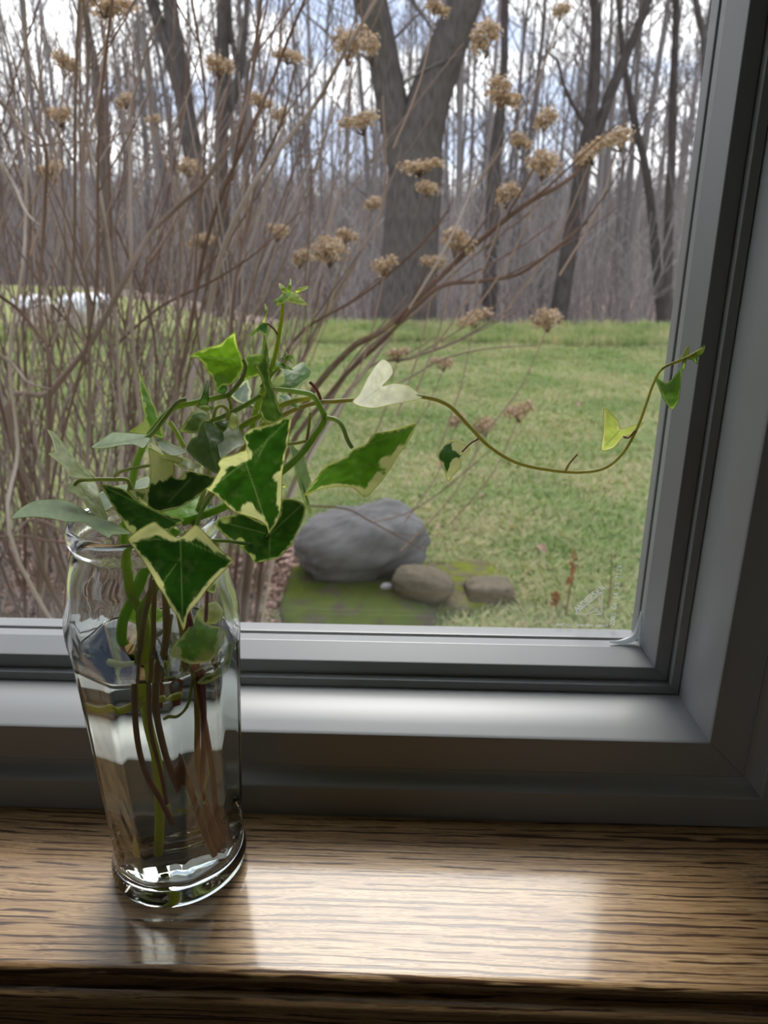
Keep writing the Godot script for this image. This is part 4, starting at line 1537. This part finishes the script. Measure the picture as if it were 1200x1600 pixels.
	leaf(g, "g", [175, 803, 230, 725, 260, 680, 310, 645, 380, 615, 402, 590, 430, 570, 480, 550, 520, 500, 600, 485, 670, 465, 727, 448, 690, 530, 645, 595, 590, 685, 540, 750, 478, 812, 440, 780, 400, 760, 330, 760, 250, 772], {"d": 0.374, "gx": -0.012, "gy": -0.02, "cup": 0.006, "green": Color(0.144, 0.372, 0.03), "edge": Color(0.92, 0.96, 0.5), "m": 2.2, "patches": [[650, 585, 600, 670, 30], [585, 640, 575, 640, 34], [545, 715, 500, 785, 30], [450, 785, 320, 765, 26], [255, 770, 300, 765, 14]], "veins": [[405, 585, 470, 800], [405, 585, 700, 470], [405, 590, 200, 790]], "label": "wide green ivy leaf with cream lower margin"})
	ivy_stem(g, [[485, 645, 0.392], [482, 672, 0.391], [479, 690, 0.39]], 0.0018, 0.0016, Color(0.606, 0.68, 0.33), purple, "petiole")
	ivy_stem(g, [[449, 694, 0.389], [465, 692, 0.389], [479, 689, 0.389]], 0.0018, 0.0016, Color(0.551, 0.551, 0.33), Color(0.551, 0.551, 0.276), "petiole")
	ivy_stem(g, [[375, 668, 0.386], [395, 656, 0.388], [420, 642, 0.390], [455, 628, 0.392], [484, 622, 0.392]], 0.0032, 0.0026, Color(0.551, 0.68, 0.248), Color(0.68, 0.68, 0.276))
	leaf(g, "e", [810, 288, 870, 370, 950, 430, 970, 500, 1000, 620, 1020, 700, 985, 780, 965, 830, 980, 890, 1020, 950, 1030, 1000, 1010, 1037, 985, 970, 955, 880, 930, 790, 890, 680, 860, 560, 830, 430], {"d": 0.393, "gx": 0.05, "gy": -0.02, "green": Color(0.24, 0.36, 0.156), "edge": Color(0.671, 0.807, 0.42), "m": 1.0, "c": [920, 640], "veins": [[860, 430, 960, 820]]})
	leaf(g, "e", [715, 690, 745, 705, 795, 752, 750, 748, 725, 740], {"d": 0.388, "green": Color(0.832, 0.887, 0.508), "m": 0.0})
	leaf(g, "i", [370, 1300, 430, 1298, 490, 1305, 530, 1350, 570, 1400, 612, 1448, 540, 1430, 470, 1395, 410, 1340], {"d": 0.398, "gy": -0.06, "green": Color(0.084, 0.216, 0.084), "edge": Color(0.671, 0.807, 0.508), "m": 1.2})
	sunk(g, [[0.012, 0.222, -0.016], [-0.004, 0.20, -0.014], [-0.014, 0.185, -0.013], [-0.022, 0.168, -0.010], [-0.024, 0.155, -0.008], [-0.022, 0.148, -0.006]], 0.0048, 0.0052, Color(0.33, 0.523, 0.138), Color(0.44, 0.68, 0.166))

	# --- front cutting: the big dark leaves over the rim
	g = cutting("ivy cutting with three large dark green leaves spilling over the front of the vase rim")
	ivy_stem(g, [[305, 838, 0.352], [312, 805, 0.350], [330, 775, 0.348], [355, 745, 0.346], [383, 721, 0.343]], 0.0022, 0.0017, Color(0.385, 0.551, 0.221), Color(0.551, 0.661, 0.33), "petiole")
	ivy_stem(g, [[300, 850, 0.352], [292, 835, 0.345], [286, 832, 0.337], [282, 842, 0.333]], 0.0020, 0.0015, Color(0.385, 0.551, 0.221), Color(0.551, 0.661, 0.33), "petiole")
	ivy_stem(g, [[310, 845, 0.354], [350, 845, 0.356], [400, 850, 0.357], [421, 835, 0.356]], 0.0020, 0.0015, Color(0.385, 0.551, 0.221), Color(0.551, 0.661, 0.33), "petiole")
	leaf(g, "e", [10, 765, 60, 730, 110, 640, 150, 570, 130, 520, 170, 465, 260, 440, 340, 408, 388, 390, 397, 330, 375, 270, 390, 230, 450, 185, 560, 165, 680, 120, 780, 75, 830, 88, 820, 180, 800, 300, 775, 420, 765, 500, 745, 600, 740, 750, 735, 900, 720, 1000, 690, 1090, 640, 1160, 615, 1190, 590, 1110, 520, 1060, 440, 1030, 370, 1010, 290, 985, 220, 930, 160, 870, 80, 800], {"d": 0.340, "gx": 0.01, "gy": 0.004, "cup": 0.007, "green": Color(0.034, 0.11, 0.014), "edge": Color(0.832, 0.86, 0.504), "m": 2.4, "c": [470, 640], "patches": [[170, 500, 380, 430, 75], [740, 620, 725, 900, 38], [700, 650, 730, 640, 45], [390, 975, 540, 1050, 45], [400, 960, 420, 950, 60], [20, 765, 150, 600, 48]], "veins": [[390, 500, 600, 1120], [390, 500, 50, 760], [395, 500, 790, 110], [520, 440, 620, 260]], "label": "large dark green ivy leaf with cream upper edge"})
	leaf(g, "e", [740, 868, 830, 860, 920, 885, 967, 930, 955, 1010, 920, 1110, 880, 1190, 850, 1260, 800, 1330, 720, 1410, 640, 1440, 560, 1460, 480, 1467, 430, 1400, 340, 1310, 250, 1250, 170, 1190, 110, 1120, 130, 1055, 220, 1030, 330, 1005, 430, 1035, 540, 1090, 640, 1120, 710, 1040, 735, 950], {"d": 0.356, "gx": -0.01, "gy": -0.02, "cup": 0.006, "green": Color(0.0389, 0.121, 0.0173), "edge": Color(0.738, 0.86, 0.364), "m": 1.6, "c": [560, 1240], "patches": [[340, 1280, 50], [200, 1045, 50], [450, 1420, 40]], "veins": [[625, 1200, 620, 1440], [625, 1200, 950, 900], [620, 1200, 160, 1080]]})
	leaf(g, "f", [60, 245, 140, 170, 285, 90, 340, 125, 420, 185, 490, 230, 527, 222, 560, 205, 620, 140, 665, 118, 720, 160, 800, 250, 900, 350, 1002, 430, 960, 480, 880, 560, 820, 620, 760, 690, 700, 780, 620, 870, 585, 930, 570, 1020, 550, 1052, 510, 950, 440, 850, 380, 740, 320, 650, 260, 540, 190, 430, 110, 320], {"d": 0.329, "gx": 0.006, "gy": 0.006, "cup": 0.009, "green": Color(0.0259, 0.0864, 0.0138), "edge": Color(0.805, 0.807, 0.476), "m": 3.6, "c": [520, 470], "patches": [[110, 215, 290, 140, 60], [290, 150, 470, 225, 42], [600, 215, 680, 175, 52], [690, 190, 850, 310, 48], [900, 540, 640, 850, 42], [200, 440, 340, 660, 42]], "veins": [[525, 235, 545, 1000], [525, 235, 970, 430], [525, 240, 120, 250], [520, 420, 360, 640]], "label": "dark ivy leaf with broad cream shoulders hanging over the rim"})
	sunk(g, [[0.006, 0.214, -0.02], [-0.002, 0.19, -0.014], [-0.010, 0.175, -0.008], [-0.010, 0.160, -0.004], [-0.012, 0.143, -0.002], [-0.012, 0.130, -0.002]], 0.0046, 0.0044, Color(0.33, 0.523, 0.138), Color(0.661, 0.68, 0.138))
	sunk(g, [[-0.034, 0.1225, -0.006], [-0.024, 0.122, -0.004], [-0.012, 0.1275, -0.002], [0.004, 0.132, 0.0]], 0.0040, 0.0036, Color(0.68, 0.68, 0.221), Color(0.68, 0.68, 0.221))

	# --- left cutting: leaves over the left of the rim, sky sheen painted into the pale ones
	g = cutting("ivy cutting with long green leaves coloured pale for sky sheen stretching out past the rim away from the vine")
	ivy_stem(g, [[205, 765, 0.366], [198, 750, 0.366], [175, 749, 0.362], [145, 749, 0.358], [125, 751, 0.354], [116, 758, 0.352]], 0.0024, 0.0018, Color(0.44, 0.496, 0.276), Color(0.523, 0.551, 0.358), "petiole")
	ivy_stem(g, [[236, 727, 0.366], [205, 732, 0.364], [186, 738, 0.362], [178, 745, 0.361]], 0.0016, 0.0018, Color(0.551, 0.606, 0.385), Color(0.68, 0.68, 0.496), "petiole")
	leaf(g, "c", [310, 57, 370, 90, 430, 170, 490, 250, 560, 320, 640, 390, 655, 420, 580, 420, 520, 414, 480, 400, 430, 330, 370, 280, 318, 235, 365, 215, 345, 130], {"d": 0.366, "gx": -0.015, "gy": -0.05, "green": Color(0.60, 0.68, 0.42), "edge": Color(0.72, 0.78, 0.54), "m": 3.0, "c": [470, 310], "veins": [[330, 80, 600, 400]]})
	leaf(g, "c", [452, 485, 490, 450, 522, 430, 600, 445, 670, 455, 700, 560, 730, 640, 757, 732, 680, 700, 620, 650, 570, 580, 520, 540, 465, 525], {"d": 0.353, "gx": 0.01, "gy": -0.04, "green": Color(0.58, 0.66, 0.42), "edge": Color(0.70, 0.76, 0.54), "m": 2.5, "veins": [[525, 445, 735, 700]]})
	leaf(g, "c", [42, 717, 120, 640, 220, 590, 330, 578, 420, 580, 520, 620, 620, 680, 720, 720, 830, 770, 930, 832, 860, 838, 790, 842, 765, 868, 740, 822, 640, 765, 560, 748, 440, 742, 330, 718, 200, 706, 110, 714], {"d": 0.347, "gx": 0.006, "gy": -0.085, "cup": 0.002, "green": Color(0.40, 0.56, 0.31), "edge": Color(0.52, 0.66, 0.40), "m": 1.2, "c": [430, 662], "veins": [[60, 712, 880, 815]], "label": "long ivy leaf coloured pale for sky sheen stretching out past the rim"})
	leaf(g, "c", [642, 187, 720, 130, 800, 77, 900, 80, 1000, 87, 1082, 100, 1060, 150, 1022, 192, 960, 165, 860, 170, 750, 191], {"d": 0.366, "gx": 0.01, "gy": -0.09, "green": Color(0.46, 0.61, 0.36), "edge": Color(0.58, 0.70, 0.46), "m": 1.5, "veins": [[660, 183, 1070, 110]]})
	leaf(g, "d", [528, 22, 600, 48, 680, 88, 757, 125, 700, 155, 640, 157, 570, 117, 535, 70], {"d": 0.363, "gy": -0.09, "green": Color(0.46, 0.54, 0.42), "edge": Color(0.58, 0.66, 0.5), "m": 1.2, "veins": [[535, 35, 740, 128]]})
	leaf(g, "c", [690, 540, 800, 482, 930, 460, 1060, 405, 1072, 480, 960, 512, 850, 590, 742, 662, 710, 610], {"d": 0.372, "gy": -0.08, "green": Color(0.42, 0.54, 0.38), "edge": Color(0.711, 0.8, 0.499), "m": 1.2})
	leaf(g, "d", [85, 387, 180, 400, 280, 430, 320, 470, 400, 530, 480, 570, 560, 605, 660, 640, 737, 660, 690, 700, 640, 730, 560, 745, 480, 740, 400, 748, 340, 767, 290, 730, 250, 650, 200, 580, 140, 480], {"d": 0.341, "gx": 0.006, "gy": -0.01, "cup": 0.003, "green": Color(0.04, 0.11, 0.025), "edge": Color(0.745, 0.8, 0.393), "m": 1.5, "c": [400, 630], "patches": [[265, 705, 45], [320, 745, 45]], "veins": [[95, 392, 700, 690]]})
	leaf(g, "d", [310, 432, 380, 425, 450, 425, 470, 470, 455, 540, 440, 568, 390, 520, 340, 475], {"d": 0.350, "green": Color(0.203, 0.322, 0.081), "edge": Color(0.779, 0.807, 0.504), "m": 6.0})
	leaf(g, "d", [460, 95, 520, 122, 580, 160, 655, 200, 660, 320, 700, 342, 760, 280, 860, 300, 982, 332, 940, 400, 880, 450, 780, 520, 680, 570, 560, 592, 480, 577, 448, 520, 455, 420, 470, 370, 478, 280, 470, 180], {"d": 0.346, "gx": 0.008, "gy": -0.02, "cup": 0.002, "green": Color(0.0389, 0.095, 0.0259), "edge": Color(0.86, 0.887, 0.508), "m": 1.5, "c": [600, 430], "patches": [[560, 240, 118], [500, 330, 55], [520, 150, 70], [725, 315, 36]], "veins": [[790, 340, 620, 520]], "label": "dark ivy leaf with a folded cream lobe"})
	leaf(g, "d", [480, 58, 540, 90, 640, 160, 722, 185, 705, 222, 600, 190, 520, 140, 490, 100], {"d": 0.358, "gy": -0.05, "green": Color(0.779, 0.832, 0.476), "m": 2.0})
	leaf(g, "d", [540, 605, 680, 570, 800, 510, 900, 452, 937, 480, 925, 580, 840, 620, 740, 647, 640, 650], {"d": 0.372, "gy": -0.05, "green": Color(0.25, 0.527, 0.0486), "m": 0.0})
	sunk(g, [[0.012, 0.205, 0.01], [0.010, 0.17, 0.012], [0.002, 0.135, 0.010], [0.004, 0.10, 0.010], [0.010, 0.07, 0.010], [0.017, 0.035, 0.010], [0.021, 0.018, 0.008]], 0.0034, 0.0030, Color(0.413, 0.358, 0.193), purple)

	# --- centre cutting: grey-green folded leaves
	g = cutting("short ivy cutting with folded grey-green leaves in the middle of the bunch")
	ivy_stem(g, [[300, 820, 0.37], [318, 770, 0.374], [330, 715, 0.377], [340, 680, 0.378], [352, 664, 0.379], [357, 645, 0.379], [348, 634, 0.378], [338, 638, 0.376], [333, 655, 0.374]], 0.0026, 0.0016, Color(0.44, 0.496, 0.248), Color(0.661, 0.68, 0.385))
	ivy_stem(g, [[266, 660, 0.388], [276, 676, 0.386], [288, 698, 0.384]], 0.0026, 0.0024, Color(0.606, 0.68, 0.33), Color(0.551, 0.68, 0.276), "petiole")
	ivy_stem(g, [[325, 660, 0.383], [350, 650, 0.386], [385, 632, 0.389], [407, 618, 0.39]], 0.0024, 0.0026, Color(0.358, 0.468, 0.221), Color(0.385, 0.523, 0.221))
	leaf(g, "b", [485, 373, 560, 430, 620, 450, 680, 480, 705, 530, 708, 600, 690, 680, 692, 760, 670, 797, 620, 780, 560, 740, 500, 690, 452, 630, 490, 560, 530, 540, 530, 470], {"d": 0.366, "gx": 0.0, "gy": -0.03, "cup": 0.003, "green": Color(0.144, 0.228, 0.102), "edge": Color(0.312, 0.42, 0.192), "m": 1.5, "c": [610, 620], "fold": [[560, 430, 670, 790, 0.012]], "veins": [[570, 440, 665, 780]]})
	leaf(g, "b", [402, 502, 440, 450, 470, 400, 530, 360, 600, 380, 612, 430, 565, 440, 530, 510, 460, 517], {"d": 0.371, "gy": -0.03, "green": Color(0.24, 0.372, 0.108), "edge": Color(0.617, 0.699, 0.307), "m": 3.0})
	leaf(g, "b", [700, 510, 760, 470, 830, 488, 855, 540, 848, 600, 800, 620, 740, 660, 690, 692, 672, 600], {"d": 0.372, "gy": -0.07, "green": Color(0.42, 0.50, 0.38), "edge": Color(0.615, 0.697, 0.449), "m": 1.5})
	leaf(g, "b", [640, 440, 700, 430, 755, 435, 735, 480, 700, 512, 655, 480], {"d": 0.370, "gy": -0.03, "green": Color(0.192, 0.288, 0.108), "edge": Color(0.547, 0.669, 0.246), "m": 1.5})
	leaf(g, "b", [752, 410, 775, 370, 800, 385, 802, 480, 770, 490, 745, 470], {"d": 0.380, "green": Color(0.832, 0.886, 0.393), "m": 2.0})
	leaf(g, "a", [722, 123, 740, 180, 755, 260, 760, 350, 770, 450, 790, 570, 830, 680, 870, 780, 888, 832, 830, 860, 770, 882, 720, 850, 690, 790, 680, 740, 705, 670, 730, 620, 720, 560, 700, 480, 665, 430, 655, 380, 695, 360, 710, 290, 718, 220], {"d": 0.377, "gx": 0.01, "gy": -0.02, "green": Color(0.132, 0.264, 0.06), "edge": Color(0.573, 0.697, 0.246), "m": 2.2, "c": [755, 600], "veins": [[745, 560, 830, 840]]})
	leaf(g, "d", [640, 200, 720, 170, 810, 210, 870, 240, 800, 265, 700, 250], {"d": 0.362, "gy": -0.06, "green": Color(0.366, 0.439, 0.195), "m": 1.0})
	leaf(g, "e", [520, 150, 540, 100, 565, 80, 590, 120, 600, 155, 560, 165], {"d": 0.383, "green": Color(0.573, 0.697, 0.224), "m": 1.5})
	sunk(g, [[0.004, 0.206, -0.004], [-0.006, 0.17, 0.004], [-0.011, 0.125, 0.008], [-0.010, 0.09, 0.008], [-0.002, 0.065, 0.008], [0.003, 0.048, 0.008]], 0.0030, 0.0026, Color(0.413, 0.358, 0.193), purple)
	sunk(g, [[0.004, 0.2, 0.004], [0.000, 0.16, 0.006], [-0.002, 0.12, 0.012], [0.001, 0.085, 0.012], [0.002, 0.065, 0.012]], 0.0024, 0.0018, Color(0.413, 0.358, 0.193), purple)

	# --- low cutting whose leaves sit inside the neck
	g = cutting("small ivy cutting with yellow-green leaves inside the vase neck at the water line")
	leaf(g, "f", [660, 918, 720, 970, 800, 1010, 882, 1038, 855, 1150, 830, 1250, 760, 1320, 600, 1342, 520, 1310, 428, 1270, 470, 1180, 530, 1110, 590, 1030], {"d": 0.360, "gx": 0.02, "gy": -0.03, "green": Color(0.24, 0.48, 0.06), "edge": Color(0.832, 0.887, 0.476), "m": 3.5, "patches": [[470, 1250, 60]], "veins": [[600, 1335, 670, 940]]})
	leaf(g, "f", [640, 1490, 700, 1430, 790, 1395, 850, 1300, 860, 1180, 890, 1070, 940, 1080, 960, 1180, 930, 1290, 915, 1400, 860, 1430, 780, 1480, 700, 1510], {"d": 0.366, "gx": 0.02, "gy": -0.02, "green": Color(0.24, 0.408, 0.096), "edge": Color(0.832, 0.887, 0.508), "m": 5.0, "c": [800, 1430]})
	leaf(g, "f", [668, 900, 740, 830, 850, 798, 905, 870, 890, 950, 830, 1000, 760, 985, 700, 950], {"d": 0.392, "gy": -0.03, "green": Color(0.645, 0.699, 0.28), "edge": Color(0.805, 0.848, 0.448), "m": 3.0})
	leaf(g, "f", [0, 940, 80, 820, 190, 780, 280, 820, 400, 910, 340, 980, 190, 1015, 80, 980], {"d": 0.396, "gx": 0.02, "gy": -0.03, "green": Color(0.312, 0.552, 0.06), "edge": Color(0.805, 0.887, 0.42), "m": 2.5})
	leaf(g, "f", [755, 690, 800, 640, 850, 600, 840, 700, 810, 722], {"d": 0.385, "green": Color(0.3, 0.48, 0.072), "edge": Color(0.805, 0.886, 0.476), "m": 3.0})
	ivy_stem(g, [[296, 1040, 0.362], [288, 1066, 0.366], [279, 1090, 0.370], [262, 1102, 0.374]], 0.0022, 0.0018, Color(0.496, 0.551, 0.276), Color(0.551, 0.606, 0.276), "petiole")
	ivy_stem(g, [[318, 1000, 0.392], [322, 960, 0.39], [325, 900, 0.388]], 0.0022, 0.0022, purple, purple, "petiole")
	ivy_stem(g, [[268, 960, 0.39], [262, 1000, 0.388], [262, 1040, 0.386], [258, 1080, 0.384]], 0.0026, 0.0024, Color(0.44, 0.33, 0.221), purple)
	sunk(g, [[0.020, 0.19, 0.004], [0.022, 0.15, 0.012], [0.027, 0.09, 0.014], [0.027, 0.05, 0.012], [0.031, 0.026, 0.006]], 0.0024, 0.0030, purple, purple)
	sunk(g, [[0.013, 0.07, 0.010], [0.018, 0.062, 0.012], [0.021, 0.066, 0.012], [0.020, 0.074, 0.012], [0.024, 0.084, 0.012]], 0.0014, 0.0012, Color(0.68, 0.68, 0.68), Color(0.68, 0.68, 0.33))
	sunk(g, [[-0.004, 0.052, 0.0], [0.001, 0.060, 0.004], [0.003, 0.053, 0.006], [0.010, 0.064, 0.008]], 0.0013, 0.0012, Color(0.68, 0.68, 0.44), Color(0.68, 0.68, 0.33))
